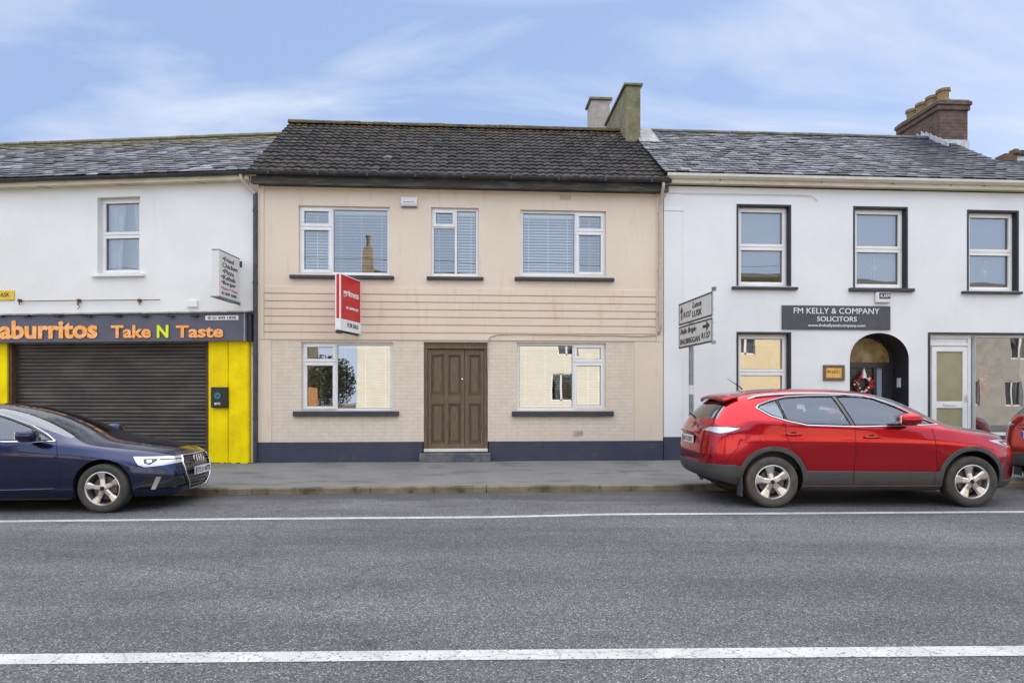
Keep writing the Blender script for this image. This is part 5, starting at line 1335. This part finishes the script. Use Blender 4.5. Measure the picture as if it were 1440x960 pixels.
        win = [[(1.98, 1.115), (1.30, 1.10), (1.24, 1.13), (.94, 1.50), (1.12, 1.505), (1.35, 1.475), (1.62, 1.355), (1.88, 1.20)],
               [(.88, 1.50), (1.16, 1.13), (1.13, 1.10), (.38, 1.13), (.05, 1.20), (-.02, 1.27), (.07, 1.42), (.25, 1.475), (.55, 1.50)],
               [(-.06, 1.245), (-.28, 1.36), (-.20, 1.40), (.02, 1.42)]]
        # real pillars: B pillar between front and rear door
        win = [[(2.20, 1.128), (1.10, 1.105), (.98, 1.49), (1.25, 1.495), (1.47, 1.462), (1.74, 1.350), (1.97, 1.222)],
               [(1.04, 1.105), (.46, 1.125), (.20, 1.180), (.16, 1.452), (.32, 1.478), (.60, 1.492), (.92, 1.490)],
               [(.175, 1.185), (.02, 1.245), (-.13, 1.335), (-.10, 1.368), (.02, 1.415), (.135, 1.446)]]
    else:
        win = [[(1.98, .945), (.98, .945), (.94, 1.28), (1.12, 1.275), (1.36, 1.20), (1.62, 1.11), (1.84, 1.01)],
               [(.90, .945), (.18, .96), (-.12, 1.0), (-.36, 1.06), (-.20, 1.17), (.0, 1.24), (.35, 1.285), (.86, 1.287)]]
        paint_poly(bm, [(-.52, 1.0), (.52, 1.0), (.45, 1.28), (-.45, 1.28)], PAINT, axis='x', side=-1)
    dlo = [(2.24, 1.118), (.46, 1.108), (.19, 1.168), (.0, 1.232), (-.16, 1.338), (-.11, 1.385), (.05, 1.44), (.28, 1.49), (.6, 1.505), (1.1, 1.51), (1.48, 1.475), (1.76, 1.362), (1.99, 1.230)] if suv else \
          [(2.02, .93), (.98, .93), (.18, .945), (-.12, .985), (-.38, 1.055), (-.2, 1.18), (0, 1.255), (.35, 1.30), (.9, 1.30), (1.13, 1.288), (1.37, 1.215), (1.64, 1.122), (1.86, 1.018)]
    for s in (1, -1):
        paint_poly(bm, dlo, PILL, side=s, thr=.1, only=(PAINT,))
        for wn in win:
            paint_poly(bm, wn, SIDEG, side=s, thr=.1)
    for ax_, az_ in arches:
        paint_poly(bm, circle(ax_, az_, ra, 30), HOLE, thr=.15)
        paint_poly(bm, [(ax_-ra*.985, -.2), (ax_+ra*.985, -.2), (ax_+ra*.985, az_), (ax_-ra*.985, az_)], HOLE, thr=.15)
    # panel gaps
    for s in (1, -1):
        kw = dict(side=s, only=(PAINT, CLAD))
        if suv:
            seamline(bm, [(1.06, .34), (1.09, .70), (1.08, 1.10)], SEAM, **kw)
            seamline(bm, [(2.13, .34), (2.17, .55), (2.15, .80), (2.12, 1.07)], SEAM, **kw)
            seamline(bm, [(.44, .50), (.38, .68), (.22, .84), (.17, 1.0), (.17, 1.17)], SEAM, **kw)
            seamline(bm, [(-.62, .565), (-.56, .70), (-.46, .80), (-.42, .93)], SEAM, **kw)
            seamline(bm, [(2.96, .46), (3.02, .60), (3.16, .68)], SEAM, **kw)
            seamline(bm, [(-.36, .88), (-.18, .88), (-.17, 1.04), (-.35, 1.04), (-.36, .88)], SEAM, w=.005, **kw)
            paint_poly(bm, [(-.30, 1.075), (-.52, 1.10), (-.78, 1.10), (-.95, 1.07), (-.95, .985), (-.62, .965), (-.48, 1.01)], TAIL, side=s, thr=.03)
            paint_poly(bm, [(2.90, .90), (3.12, .905), (3.45, .87), (3.5, .80), (3.30, .79), (3.08, .845)], HEAD, side=s, thr=.03)
            paint_poly(bm, [(3.08, .892), (3.30, .875), (3.40, .82), (3.24, .81), (3.12, .850)], LDRK, side=s, thr=.03, only=(HEAD,))
            paint_poly(bm, [(3.16, .868), (3.26, .86), (3.26, .83), (3.18, .838)], LSIL, side=s, thr=.03, only=(LDRK,))
        else:
            seamline(bm, [(1.0, .26), (1.01, .6), (.96, .94)], SEAM, **kw)
            seamline(bm, [(2.10, .30), (2.13, .5), (2.10, .75), (2.04, .93)], SEAM, **kw)
            seamline(bm, [(.33, .42), (.22, .58), (.05, .70), (-.02, .85), (.0, .96)], SEAM, **kw)
            seamline(bm, [(2.93, .45), (3.0, .56), (3.06, .60)], SEAM, w=.004, **kw)
            paint_poly(bm, [(2.985, .722), (3.2, .712), (3.5, .70), (3.55, .63), (3.30, .595), (3.13, .582), (3.06, .615)], HEAD, side=s, thr=.03)
            paint_poly(bm, [(3.10, .688), (3.24, .682), (3.24, .655), (3.18, .610), (3.12, .632)], LDRK, side=s, thr=.03, only=(HEAD,))
            paint_poly(bm, [(3.135, .672), (3.19, .670), (3.19, .640), (3.15, .634)], LSIL, side=s, thr=.03, only=(LDRK,))
            paint_poly(bm, [(3.26, .680), (3.46, .668), (3.46, .655), (3.27, .662)], LDRK, side=s, thr=.03, only=(HEAD,))
            paint_poly(bm, [(-.62, .72), (-.70, .88), (-1.1, .86), (-1.1, .70)], TAIL, side=s, thr=.03)
            # side intake with its bright blade
            paint_poly(bm, [(3.05, .30), (3.15, .46), (3.5, .43), (3.5, .29)], BLK, side=s, only=(PAINT,), thr=.03)
    if suv:
        for s in (1, -1):
            paint_poly(bm, [(-.42, 1.065), (-.56, 1.078), (-.74, 1.078), (-.80, 1.03), (-.66, .995), (-.54, 1.02)], LSIL, side=s, thr=.03, only=(TAIL,))
        seamline(bm, [(-.55, .62), (.55, .62), (.60, .70)], SEAM, axis='x', side=-1, only=(PAINT,), w=.006)
        for s in (1, -1):
            paint_poly(bm, [(s*.42, .99), (s*.95, .965), (s*.95, 1.09), (s*.44, 1.075)] if s > 0 else [(s*.42, .99), (s*.44, 1.075), (s*.95, 1.09), (s*.95, .965)], TAIL, axis='x', side=-1, thr=.45, only=(PAINT,))
            paint_poly(bm, [(s*.58, .80), (s*.95, .81), (s*.95, .90), (s*.60, .87)] if s > 0 else [(s*.58, .80), (s*.60, .87), (s*.95, .90), (s*.95, .81)], HEAD, axis='x', side=1, thr=.5, only=(PAINT,))
    else:
        grille = [(-.26, .225), (.26, .225), (.40, .45), (.42, .60), (.37, .70), (-.37, .70), (-.42, .60), (-.40, .45)]
        paint_poly(bm, grille, BLK, axis='x', side=1, thr=.1)
        for s in (1, -1):
            q = [(s*.56, .615), (s*.88, .590), (s*.88, .705), (s*.52, .69)]; paint_poly(bm, q if s > 0 else q[::-1], HEAD, axis='x', side=1, thr=.5, only=(PAINT,))
            q = [(s*.48, .28), (s*.82, .28), (s*.80, .42), (s*.52, .40)]; paint_poly(bm, q if s > 0 else q[::-1], BLK, axis='x', side=1, thr=.45, only=(PAINT,))
            q = [(s*.45, .72), (s*.82, .72), (s*.80, .86), (s*.50, .87)]; paint_poly(bm, q if s > 0 else q[::-1], TAIL, axis='x', side=-1, thr=.1)
    bm.verts.index_update(); bm.verts.ensure_lookup_table()
    body = split_mesh(bm, PAINT, 'body', M[paint], car)
    split_mesh(bm, GLASS, 'windscreen', M['screenglass'], car, isl=True)
    split_mesh(bm, SIDEG, 'side_window', M['carglass'], car, inset=-.004, isl=True)
    split_mesh(bm, PILL, 'pillar_trim', M['glossblack'], car, isl=True)
    split_mesh(bm, LSIL, 'light_reflector', M['lampsilver'], car, inset=.002, isl=True)
    split_mesh(bm, LDRK, 'light_inner', M['glossblack'], car, inset=.001, isl=True)
    split_mesh(bm, CLAD, 'cladding', M['clad'], car, solid=.012)
    split_mesh(bm, SEAM, 'panel_gap', M['seam'], car, inset=-.004, isl=True)
    split_mesh(bm, HEAD, 'headlight', M['headlens'], car, isl=True)
    split_mesh(bm, TAIL, 'tail_light', M['taillens'], car, isl=True)
    split_mesh(bm, BLK, 'grille', M['glossblack'], car, inset=-.02)
    # window trims
    m_ = MB()
    for s in (1, -1):
        for wn in win:
            pts = []
            for i in range(len(wn)):
                a, b = wn[i], wn[(i+1) % len(wn)]
                for k in range(6): x_ = a[0]+(b[0]-a[0])*k/6; z_ = a[1]+(b[1]-a[1])*k/6; pts.append((x_, sy(x_, z_, s)+s*.001, z_))
            m_.tube(pts, .0075, 6, closed=True)
    islands(m_.build('window_seal', M['seam'], car))
    m_ = MB()
    def run(pts2, s, off=.004, n=8):
        out = []
        for i in range(len(pts2)-1):
            a, b = pts2[i], pts2[i+1]
            for k in range(n): x_ = a[0]+(b[0]-a[0])*k/n; z_ = a[1]+(b[1]-a[1])*k/n; out.append((x_, sy(x_, z_, s)+s*off, z_))
        x_, z_ = pts2[-1]; out.append((x_, sy(x_, z_, s)+s*off, z_)); return out
    for s in (1, -1):
        if suv:
            m_.tube(run([(2.24, 1.115), (1.1, 1.088), (.46, 1.108), (.19, 1.168), (.0, 1.232), (-.16, 1.338)], s), .0095, 6)
            m_.tube(run([(-.16, 1.338), (-.11, 1.385), (.05, 1.44), (.28, 1.495), (.6, 1.51), (1.1, 1.514), (1.48, 1.48), (1.76, 1.365), (1.99, 1.232), (2.24, 1.115)], s), .008, 6)
        else:
            m_.tube(run([(2.02, .928), (.98, .928), (.18, .943), (-.12, .983), (-.40, 1.055)], s), .010, 6)
            m_.tube(run([(-.40, 1.055), (-.2, 1.19), (0, 1.262), (.35, 1.306), (.9, 1.308), (1.13, 1.295), (1.37, 1.22), (1.64, 1.128), (1.86, 1.022), (2.02, .928)], s), .009, 6)
    m_.build('chrome_strip', M['steelchrome'], car)
    m_ = MB()        # dark sills, inner arches, underbody
    for ax_, az_ in arches:
        for s in (1, -1):
            prof = []
            n_ = 16
            vs = []
            for k in range(n_+1):
                t = -.25+(math.pi+.5)*k/n_; x_, z_ = ax_+(ra+.006)*math.cos(t), az_+(ra+.006)*math.sin(t)
                y_o = abs(sy(x_, min(max(z_, .3), .95), s))-.004; vs += [(x_, s*y_o, z_), (x_, s*.45, z_)]
            m_.add(vs, [(2*k, 2*k+1, 2*k+3, 2*k+2) for k in range(n_)])
    m_.build('wheel_arch', M['seam'], car)
    m_ = MB(); zc_ = .22 if suv else .17
    m_.box(.42, WB-.42, -.80, .80, zc_, zc_+.12); m_.box(-.45, WB+.70, -.50, .50, zc_+.0, zc_+.14); m_.box(-.6, WB+.45, -.46, .46, zc_+.05, .62)
    m_.build('underbody', M['seam'], car)
    # cabin
    sh = .0 if suv else -.16
    m_ = MB(); m_.box(-.35, 2.15, -.78, .78, .5, .80+sh); m_.build('cabin_floor', M['seat'], car)
    m_ = MB(); rounded_box(m_, Vector((1.98, 0, .98+sh)), Vector((.5, 1.5, .26))); m_.build('dashboard', M['seat'], car, smooth=True)
    for sx_, yy in ((.95, .37), (.95, -.37), (.10, .38), (.10, -.38)):
        m_ = MB(); rounded_box(m_, Vector((sx_+.22, yy, .72+sh)), Vector((.52, .50, .2))); rounded_box(m_, Vector((sx_-.08, yy, 1.0+sh)), Vector((.16, .48, .62)), -.22)
        st_ = m_.build('seat', M['seat'], car, smooth=True)
        m_ = MB(); rounded_box(m_, Vector((sx_-.20, yy, 1.40+sh-(.03 if sx_ < .5 else 0))), Vector((.10, .27, .20)), -.15); m_.build('headrest', M['seat'], st_, smooth=True)
    m_ = MB(); m_.tube([(1.62+.05*math.cos(t), -.37+.18*math.sin(t) if False else .37+.18*math.sin(t), 1.02+sh+.18*math.cos(t)) for t in [2*math.pi*k/24 for k in range(24)]], .014, 6, closed=True); m_.box(1.60, 1.66, .20, .54, 1.0+sh, 1.03+sh); m_.build('steering_wheel', M['seat'], car)
    # mirrors
    for s in (1, -1):
        mx, mz = (1.73, 1.165) if suv else (1.80, .985)
        m_ = MB(); blob(m_, (mx, s*1.00, mz+.03), ((.155, .125, .078) if suv else (.115, .125, .078)), .72); mo = m_.build('mirror', M[paint], car, smooth=True)
        m_ = MB(); m_.box(mx-.02, mx+.06, s*.84 if s > 0 else s*.96, s*.96 if s > 0 else s*.84, mz-.045, mz-.0); blob(m_, (mx+.0, s*.985, mz-.022), (.10, .115, .035), .7); m_.build('mirror_foot', M['glossblack'], mo, smooth=False)
        m_ = MB(); m_.box(mx-(.150 if suv else .112), mx-(.142 if suv else .104), s*.93 if s > 0 else s*1.07, s*1.07 if s > 0 else s*.93, mz-.02, mz+.08); m_.build('mirror_glass', M['chrome'], mo)
        # handles
        for hx, hz in (((1.30, .945), (.27, .985)) if suv else ((1.22, .80), (.25, .82))):
            m_ = MB(); y_ = sy(hx, hz, s); m_.tube([(hx-.10, y_+s*.006, hz), (hx-.08, y_+s*.032, hz+.002), (hx+.08, y_+s*.032, hz+.002), (hx+.10, y_+s*.006, hz)], .014, 8)
            m_.build('door_handle', M[paint], car, smooth=True)
            m_ = MB(); m_.lathe([(.001, s*.0), (.045, s*.0)], (hx, y_+s*.0015, hz-.004), 'y', 16); m_.build('handle_recess', M['seam'], car)
    # wheels
    for ax_, _ in arches:
        for s in (1, -1): make_wheel(car, ax_, s*(hw-.125), r, rim, s, 'twist' if suv else 'star', 'tyredirty' if suv and ax_ == 0 else 'tyre')
    if suv:
        # roof rails, spoiler, aerial
        for s in (1, -1):
            pts = []
            for k in range(15):
                x_ = -.22+1.66*k/14; h_ = tree.ray_cast(Vector((x_, s*.575, 3)), Vector((0, 0, -1)))
                lift = .022 if 0 < k < 14 else .0
                pts.append((x_, s*.575, (h_[0].z if h_[0] else 1.5)+lift))
            m_ = MB(); m_.tube(pts, .013, 8)
            m_.build('roof_rail', M['steelchrome'], car)
        m_ = MB()
        def sp(u, v):
            y_ = -.545+1.09*u; b_ = 1-(y_/.62)**4
            return (-.34-.24*v*(.55+.45*b_), y_*(1-.05*v), 1.445+.075*(1-(y_/.62)**2)-.040*v*v-.015*v)
        m_.grid(sp, 16, 4); m_.build('spoiler', M[paint], car, smooth=True, solid=.035)
        m_ = MB(); m_.tube([(-.08, 0, 1.60), (-.12, 0, 1.64), (-.30, 0, 1.76)], .012, 6, r2=.003); m_.build('aerial', M['seam'], car)
        x_ = sxx(0, .80, -1)
        plate_text(numbers, -.26, .26, -.055, .055, car, facing(math.pi*1.5, Vector((sxx(0, .90, -1)-.014, 0, .885)), 0))
        m_ = MB(); xq_ = sxx(0, .9, -1); 
        m_.box(xq_-.03, xq_+.03, -.34, .34, .985, 1.012); m_.build('tailgate_strip', M[paint], car, bevel=.01)
        m_ = MB(); m_.tube([(sxx(0, 1.19, -1)-.01, -.02, 1.18), (-.75, .25, 1.235), (-.74, .34, 1.24)], .013, 6); m_.build('rear_wiper', M['seam'], car)
        m_ = MB(); m_.box(.40, WB-.40, -.868, -.85, .285, .30); m_.box(.40, WB-.40, .85, .868, .285, .30); m_.build('sill_strip', M['rust'], car)
        for s in (1, -1):
            m_ = MB(); m_.box(-.43, -.415, s*.84-.08, s*.84+.08, .16, .42); m_.build('mud_flap', M['clad'], car)
        m_ = MB(); m_.tube([(sxx(0, .55, -1)-.004, -.55+1.1*k/10, .50) for k in range(11)], .02, 6) 
    else:
        # grille frame, bars, four ring emblem, plate, intake blades
        def fx(y, z, off=.0): return (sxx(y, z, 1)+off, y, z)
        pts = []
        for i in range(len(grille)):
            a, b = grille[i], grille[(i+1) % len(grille)]
            for k in range(5): pts.append(fx(a[0]+(b[0]-a[0])*k/5, a[1]+(b[1]-a[1])*k/5, .004))
        m_ = MB(); m_.tube(pts, .013, 8, closed=True); m_.build('grille_frame', M['steelchrome'], car, smooth=True)
        m_ = MB()
        for z_ in (.28, .33, .38, .50, .545, .59, .635, .665):
            wv = .26+.15*min(1, (z_-.22)/.25)-.03
            m_.tube([fx(-wv+2*wv*k/10, z_, -.006) for k in range(11)], .008, 6)
        m_.build('grille_bars', M['brake'], car)
        m_ = MB(); 
        for k in range(4):
            cy = -.108+.072*k; m_.tube([fx(cy+.047*math.cos(t), .635+.047*math.sin(t), .012) for t in [2*math.pi*i/20 for i in range(20)]], .0075, 6, closed=True)
        m_.build('emblem', M['steelchrome'], car, smooth=True)
        plate_text(numbers, -.26, .26, -.055, .055, car, facing(math.pi/2, Vector((sxx(0, .44, 1)+.022, 0, .475)), 0))
        for s in (1, -1):
            m_ = MB(); pts = [(3.19, .285), (3.235, .285), (3.30, .445), (3.255, .45)]
            vs = [(x_, sy(x_, z_, s)+s*.010, z_) for x_, z_ in pts]+[(x_, sy(x_, z_, s)-s*.01, z_) for x_, z_ in pts]
            m_.add(vs, [(0, 1, 2, 3), (0, 1, 5, 4), (1, 2, 6, 5), (2, 3, 7, 6), (3, 0, 4, 7)]); m_.build('intake_blade', M['alloy'], car)
        m_ = MB(); 
        for s in (1, -1): m_.tube([(x_, sy(x_, .285, s)+s*.006, .285+.02*(x_-.4)) for x_ in [.5+1.55*k/10 for k in range(11)]], .012, 6)
        islands(m_.build('sill_crease', M[paint], car, smooth=True))
    bm.free()
    return car

aK = R(3.5)
uK, nK = Vector((math.cos(aK), math.sin(aK), 0)), Vector((-math.sin(aK), math.cos(aK), 0))
# red crossover
aR = R(.8); Pr = Vector(((1087-720)/F*8.62, 8.62, 0)); posr = Pr+Vector((-math.sin(aR), math.cos(aR), 0))*.885
carr = build_car('suv', 'shiny red crossover parked in front of the white office building', posr, aR, 'paintred', '161 D 12372')
carr.scale = (1.032, 1.0, 1.008)
aB = R(3.5)
Pb = Vector(((143-720)/F*8.22, 8.22, 0)); posb = Pb+nK*.88-uK*2.637
carb = build_car('saloon', 'dark blue saloon parked by the kerb in front of the roller shutter', posb, aB, 'paintblue', '172 D 10773')

# the red car whose rear corner shows at the right edge: copy of the crossover tree with paint of its own
def copy_tree(o, parent=None):
    c = o.copy(); COL.objects.link(c)
    c.parent = parent
    for ch in o.children: copy_tree(ch, c)
    return c
car3 = copy_tree(carr)
car3['label'] = 'second red car of which only the rear corner shows at the right edge'
car3.location = posr+uK*5.70+nK*.30; car3.rotation_euler = (0, 0, aK)
for t_ in car3.children:
    if t_.type == 'MESH' and t_.data.materials and t_.data.materials[0] == M['paintred']:
        t_.data = t_.data.copy(); t_.data.materials[0] = M['paintorange']

# ================================================================== ACROSS THE STREET (behind the camera, seen in the glass)
def opposite(name, label, x0, x1, z, zr, mat, wins, yy=-5.6, roofm='slate2'):
    b_ = tag(empty(name, (0, yy, 0)), label, 'house')
    m_ = MB(); 
    ops_ = [(p, p+1.1, q, q+1.4, .15) for p, q in wins]
    wall(m_, x0, x1, -.1, z, ops_, 0, .15)
    for v in range(len(m_.v)): m_.v[v] = (m_.v[v][0], -m_.v[v][1], m_.v[v][2])
    m_.box(x0, x0+.1, -6, -.001, -.1, z); m_.box(x1-.1, x1, -6, -.001, -.1, z); m_.box(x0, x1, -6.1, -6, -.1, z); m_.build('wall', M[mat], b_)
    m_ = MB(); m_.add([(x0, .2, z), (x1, .2, z), (x1, -3, zr), (x0, -3, zr), (x0, -6.2, z), (x1, -6.2, z)], [(0, 1, 2, 3), (3, 2, 5, 4), (0, 3, 4), (1, 5, 2)]); m_.build('roof', M['pantile'], b_)
    for p, q in wins:
        m_ = MB()
        ring(m_, p, p+1.1, q, q+1.4, .07, -.12, -.06); m_.box(p+.5, p+.6, -.12, -.06, q, q+1.4); wn = m_.build('window', M['upvc'], b_)
        m_ = MB(); m_.box(p, p+1.1, -.15, -.14, q, q+1.4); m_.build('pane', M['shopglass'], wn); m_ = MB(); m_.box(p, p+1.1, -.3, -.2, q, q+1.4); m_.build('blind', M['oppcurtain'], wn)
    return b_
M['tanstack'] = pm('tan_rendered_stack', (.42, .32, .20), .85, c2=(.28, .20, .12), ns=3)
M['greyrender'] = pm('grey_opposite_render', (.42, .41, .37), .8, c2=(.30, .29, .26), ns=2)
M['oppcurtain'] = pm('pale_drawn_curtain', (.26, .25, .24), .9, c2=(.16, .16, .17), ns=5)  # mid-grey drawn curtain behind the panes opposite
M['sunnycream'] = pm('warm_cream_render', (.72, .60, .40), .8, c2=(.66, .53, .33), ns=2)
M['sunnywhite'] = pm('opposite_white_render', (.76, .73, .64), .8, c2=(.70, .66, .56), ns=2)
h1 = opposite('opposite_house', 'cream house across the street with a tall brick chimney', -5.2, 8.5, 5.4, 8.15, 'sunnywhite', [(4.3, 1.25), (-2.6, 3.6), (1.0, 3.6), (4.6, 3.6)])
opposite('opposite_house', 'warm yellow house across the street to the right', 8.6, 22, 5.8, 8.5, 'sunnycream', [(10, 1.2), (12.5, 1.2), (10, 3.7), (14, 3.7), (18, 3.7)])
opposite('opposite_house', 'grey rendered house across the street, farthest to the right', 22.1, 46, 5.6, 8.3, 'greyrender', [(24, 1.0), (27, 1.0), (29.5, 1.0), (34, 1.0), (25, 3.6), (30, 3.6)])
opposite('opposite_house', 'pale house across the street to the left', -34, -8.0, 5.2, 7.6, 'sunnycream', [(-12, 1.2), (-15, 1.2), (-12, 3.5), (-16, 3.5)])
m_ = MB(); m_.box(-5.2, -4.7, -3.3, -2.7, 7.0, 9.3); ch = m_.build('chimney', M['tanstack'], h1); m_ = MB(); m_.lathe([(.15, 9.3), (.13, 9.4), (.14, 9.8), (.19, 10.0), (.10, 10.0)], (-4.95, -3.0, 0), 'z', 14); m_.build('chimney_pot', M['potclay'], ch)
gw = tag(empty('garden_wall', (0, -5.6, 0)), 'low brick garden wall with timber gate across the street', 'wall')
m_ = MB(); m_.box(-8.0, -5.25, -.2, 0, -.1, 1.1); m_.build('wall', M['chimbrick'], gw); m_ = MB(); m_.box(-8.3, -7.0, 0.01, .05, .0, 1.9); m_.build('gate', pm('orange_timber', (.40, .20, .07), .6), gw)
tr_ = tag(empty('garden_tree', (-6.9, -8.4, 0)), 'bushy green tree behind the brick garden wall across the street', 'tree')
m_ = MB(); m_.tube([(0, 0, 0), (.05, 0, 1.2), (-.05, .1, 2.4)], .12, 8, r2=.06); m_.build('trunk', M['wood'], tr_)
m_ = MB(); rnd = random.Random(21)
for k in range(3600):
    t = rnd.uniform(0, 6.28); u = rnd.uniform(-1, 1); rr = 1.35*rnd.uniform(.1, 1)**.5; c0 = Vector((rr*math.cos(t)*math.sqrt(1-u*u), rr*math.sin(t)*math.sqrt(1-u*u), 2.3+1.25*u*rr/1.35+.25*math.sin(3*t)))
    d1 = Vector((rnd.uniform(-1, 1), rnd.uniform(-1, 1), rnd.uniform(-1, 1))).normalized()*.09; d2 = d1.orthogonal().normalized()*.045
    m_.add([c0-d1, c0+d2, c0+d1, c0-d2], [(0, 1, 2, 3)])
m_.build('crown', pm('tree_leaves', (.08, .10, .03), .6, c2=(.14, .15, .05), ns=3), tr_)
up = tag(empty('utility_pole', (-13.0, -2.6, 0)), 'wooden utility pole across the street carrying two wires', 'utility pole')
m_ = MB(); m_.tube([(0, 0, 0), (0, 0, 8.2)], .13, 10, r2=.09); m_.build('pole', M['wood'], up)
for k, (dz, yy) in enumerate(((8.0, 0), (7.2, -.1))):
    m_ = MB(); m_.tube([(22*(i/14-.5)*2+9, yy+.0, dz-.5*(1-(2*i/14-1)**2)-.03*abs(i-7)) for i in range(15)], .012, 5); m_.build('wire', M['black'], up)

ex = tag(empty('sun_block_house', FL.o, FL.a), 'plain white unseen house added beyond the left edge to block the sun', 'house')  # unseen block added against sun coming in past the left end
m_ = MB(); m_.box(lx0-19, lx0-.02, 0, 5.3, -.1, 5.7); m_.build('wall', M['offwhite'], ex)
m_ = MB(); m_.add([(lx0-19, -.2, 5.7), (lx0-.02, -.2, 5.7), (lx0-.02, 2.6, 7.6), (lx0-19, 2.6, 7.6), (lx0-19, 5.5, 5.7), (lx0-.02, 5.5, 5.7)], [(0, 1, 2, 3), (3, 2, 5, 4), (0, 3, 4), (1, 5, 2)]); m_.build('roof', M['slate2'], ex)

ex = tag(empty('sun_block_house', FM.o, FM.a), 'plain white unseen house added beyond the right edge to block the sun', 'house')  # added out of view so the low right-hand sun misses the street
m_ = MB(); m_.box(rx3+6.05, rx3+42, .3, 5.6, -.1, 6.1); m_.build('wall', M['white'], ex)
m_ = MB(); q0, q1 = rx3+6.05, rx3+42; m_.add([(q0, .1, 6.1), (q1, .1, 6.1), (q1, 3, 8.1), (q0, 3, 8.1), (q0, 5.8, 6.1), (q1, 5.8, 6.1)], [(0, 1, 2, 3), (3, 2, 5, 4), (0, 3, 4), (1, 5, 2)]); m_.build('roof', M['slate2'], ex)

# ================================================================== CAMERA
cam = bpy.data.cameras.new('camera'); co = bpy.data.objects.new('camera', cam); COL.objects.link(co)
co.location = (0, 0, H); co.rotation_euler = (R(90), 0, 0)
cam.sensor_width = 36; cam.sensor_fit = 'HORIZONTAL'; cam.lens = 36*F/1440; cam.shift_y = (YH-480)/1440; cam.clip_start = .05; cam.clip_end = 1000
scene.camera = co

# ================================================================== LIGHT
SUN_EL, SUN_AZ = 15.0, 56.0          # low sun behind the terrace, to the right: the street lies in its shade, the houses opposite are lit
sun = bpy.data.lights.new('sun', 'SUN'); so = bpy.data.objects.new('sun', sun); COL.objects.link(so)
sun.energy = 5.0; sun.angle = R(.5); sun.color = (1, .92, .80)
az, el = R(SUN_AZ), R(SUN_EL)
sd_ = Vector((math.sin(az)*math.cos(el), math.cos(az)*math.cos(el), math.sin(el)))
so.rotation_euler = sd_.to_track_quat('Z', 'Y').to_euler(); so.location = (20, 30, 20)

wd = bpy.data.worlds.new('World'); scene.world = wd; wd.use_nodes = True; nt = wd.node_tree; L = nt.links
bg = nt.nodes['Background']
sky = nd(nt, 'ShaderNodeTexSky'); sky.sky_type = 'NISHITA'; sky.sun_disc = False; sky.sun_elevation = el; sky.sun_rotation = az
sky.air_density = 1.0; sky.dust_density = .6; sky.ozone_density = 1.6
tc = nd(nt, 'ShaderNodeTexCoord'); se = nd(nt, 'ShaderNodeSeparateXYZ'); L.new(tc.outputs['Generated'], se.inputs[0])
def mth(op, a, b=None, cl=False):
    n = nd(nt, 'ShaderNodeMath', operation=op, use_clamp=cl)
    for i, v in enumerate((a, b)):
        if v is None: continue
        if isinstance(v, (int, float)): n.inputs[i].default_value = v
        else: L.new(v, n.inputs[i])
    return n.outputs[0]
def mr(src, a, b, c=0, d=1):
    n = nd(nt, 'ShaderNodeMapRange'); n.inputs[1].default_value = a; n.inputs[2].default_value = b; n.inputs[3].default_value = c; n.inputs[4].default_value = d
    L.new(src, n.inputs[0]); return n.outputs[0]
zz = mth('ADD', mth('MAXIMUM', se.outputs['Z'], 0.0), .22)
cb_ = nd(nt, 'ShaderNodeCombineXYZ'); L.new(mth('DIVIDE', se.outputs['X'], zz), cb_.inputs['X']); L.new(mth('DIVIDE', se.outputs['Y'], zz), cb_.inputs['Y'])
mp = nd(nt, 'ShaderNodeMapping'); mp.inputs['Scale'].default_value = (.75, 1.9, 1); mp.inputs['Rotation'].default_value = (0, 0, R(-14)); mp.inputs['Location'].default_value = (.35, 1.1, 0); L.new(cb_.outputs[0], mp.inputs[0])
n1 = nd(nt, 'ShaderNodeTexNoise'); n1.inputs['Scale'].default_value = 1.5; n1.inputs['Detail'].default_value = 9; n1.inputs['Roughness'].default_value = .55; n1.inputs['Distortion'].default_value = .5; L.new(mp.outputs[0], n1.inputs['Vector'])
cl = mr(n1.outputs['Fac'], .47, .66)
back = mr(se.outputs['Y'], .25, -.35)           # unseen half of the sky behind the camera, brightened to light the facades
def mixc(f, a, b):
    n = nd(nt, 'ShaderNodeMix', data_type='RGBA')
    if isinstance(f, float): n.inputs[0].default_value = f
    else: L.new(f, n.inputs[0])
    for k, v in ((6, a), (7, b)):
        if isinstance(v, tuple): n.inputs[k].default_value = (*v, 1)
        else: L.new(v, n.inputs[k])
    return n.outputs[2]
c_ = mixc(.85, sky.outputs[0], (1.66, 2.24, 3.62))              # clear pale blue air
c_ = mixc(mth('MULTIPLY', cl, .75), c_, (3.35, 3.65, 4.25))        # thin wisps
c_ = mixc(mth('MULTIPLY', back, .70), c_, (6.3, 7.3, 8.9))       # added brightness behind the camera, filling the shaded facades
zen = mr(se.outputs['Z'], .52, .74)                              # overhead glow added out of view to light road and walls
c_ = mixc(mth('MULTIPLY', zen, mr(n1.outputs['Fac'], .30, .62, .75, 1.0)), c_, (10.8, 10.8, 11.2))
L.new(c_, bg.inputs['Color']); bg.inputs['Strength'].default_value = .10

scene.view_settings.view_transform = 'Standard'; scene.view_settings.look = 'None'; scene.view_settings.gamma = 1
scene.view_settings.exposure = 1.26; scene.view_settings.use_curve_mapping = False
cy = scene.cycles; cy.use_denoising = True; cy.max_bounces = 8; cy.transparent_max_bounces = 16; cy.sample_clamp_indirect = 6; cy.caustics_reflective = False; cy.caustics_refractive = False
cy.use_adaptive_sampling = True; cy.adaptive_threshold = .02
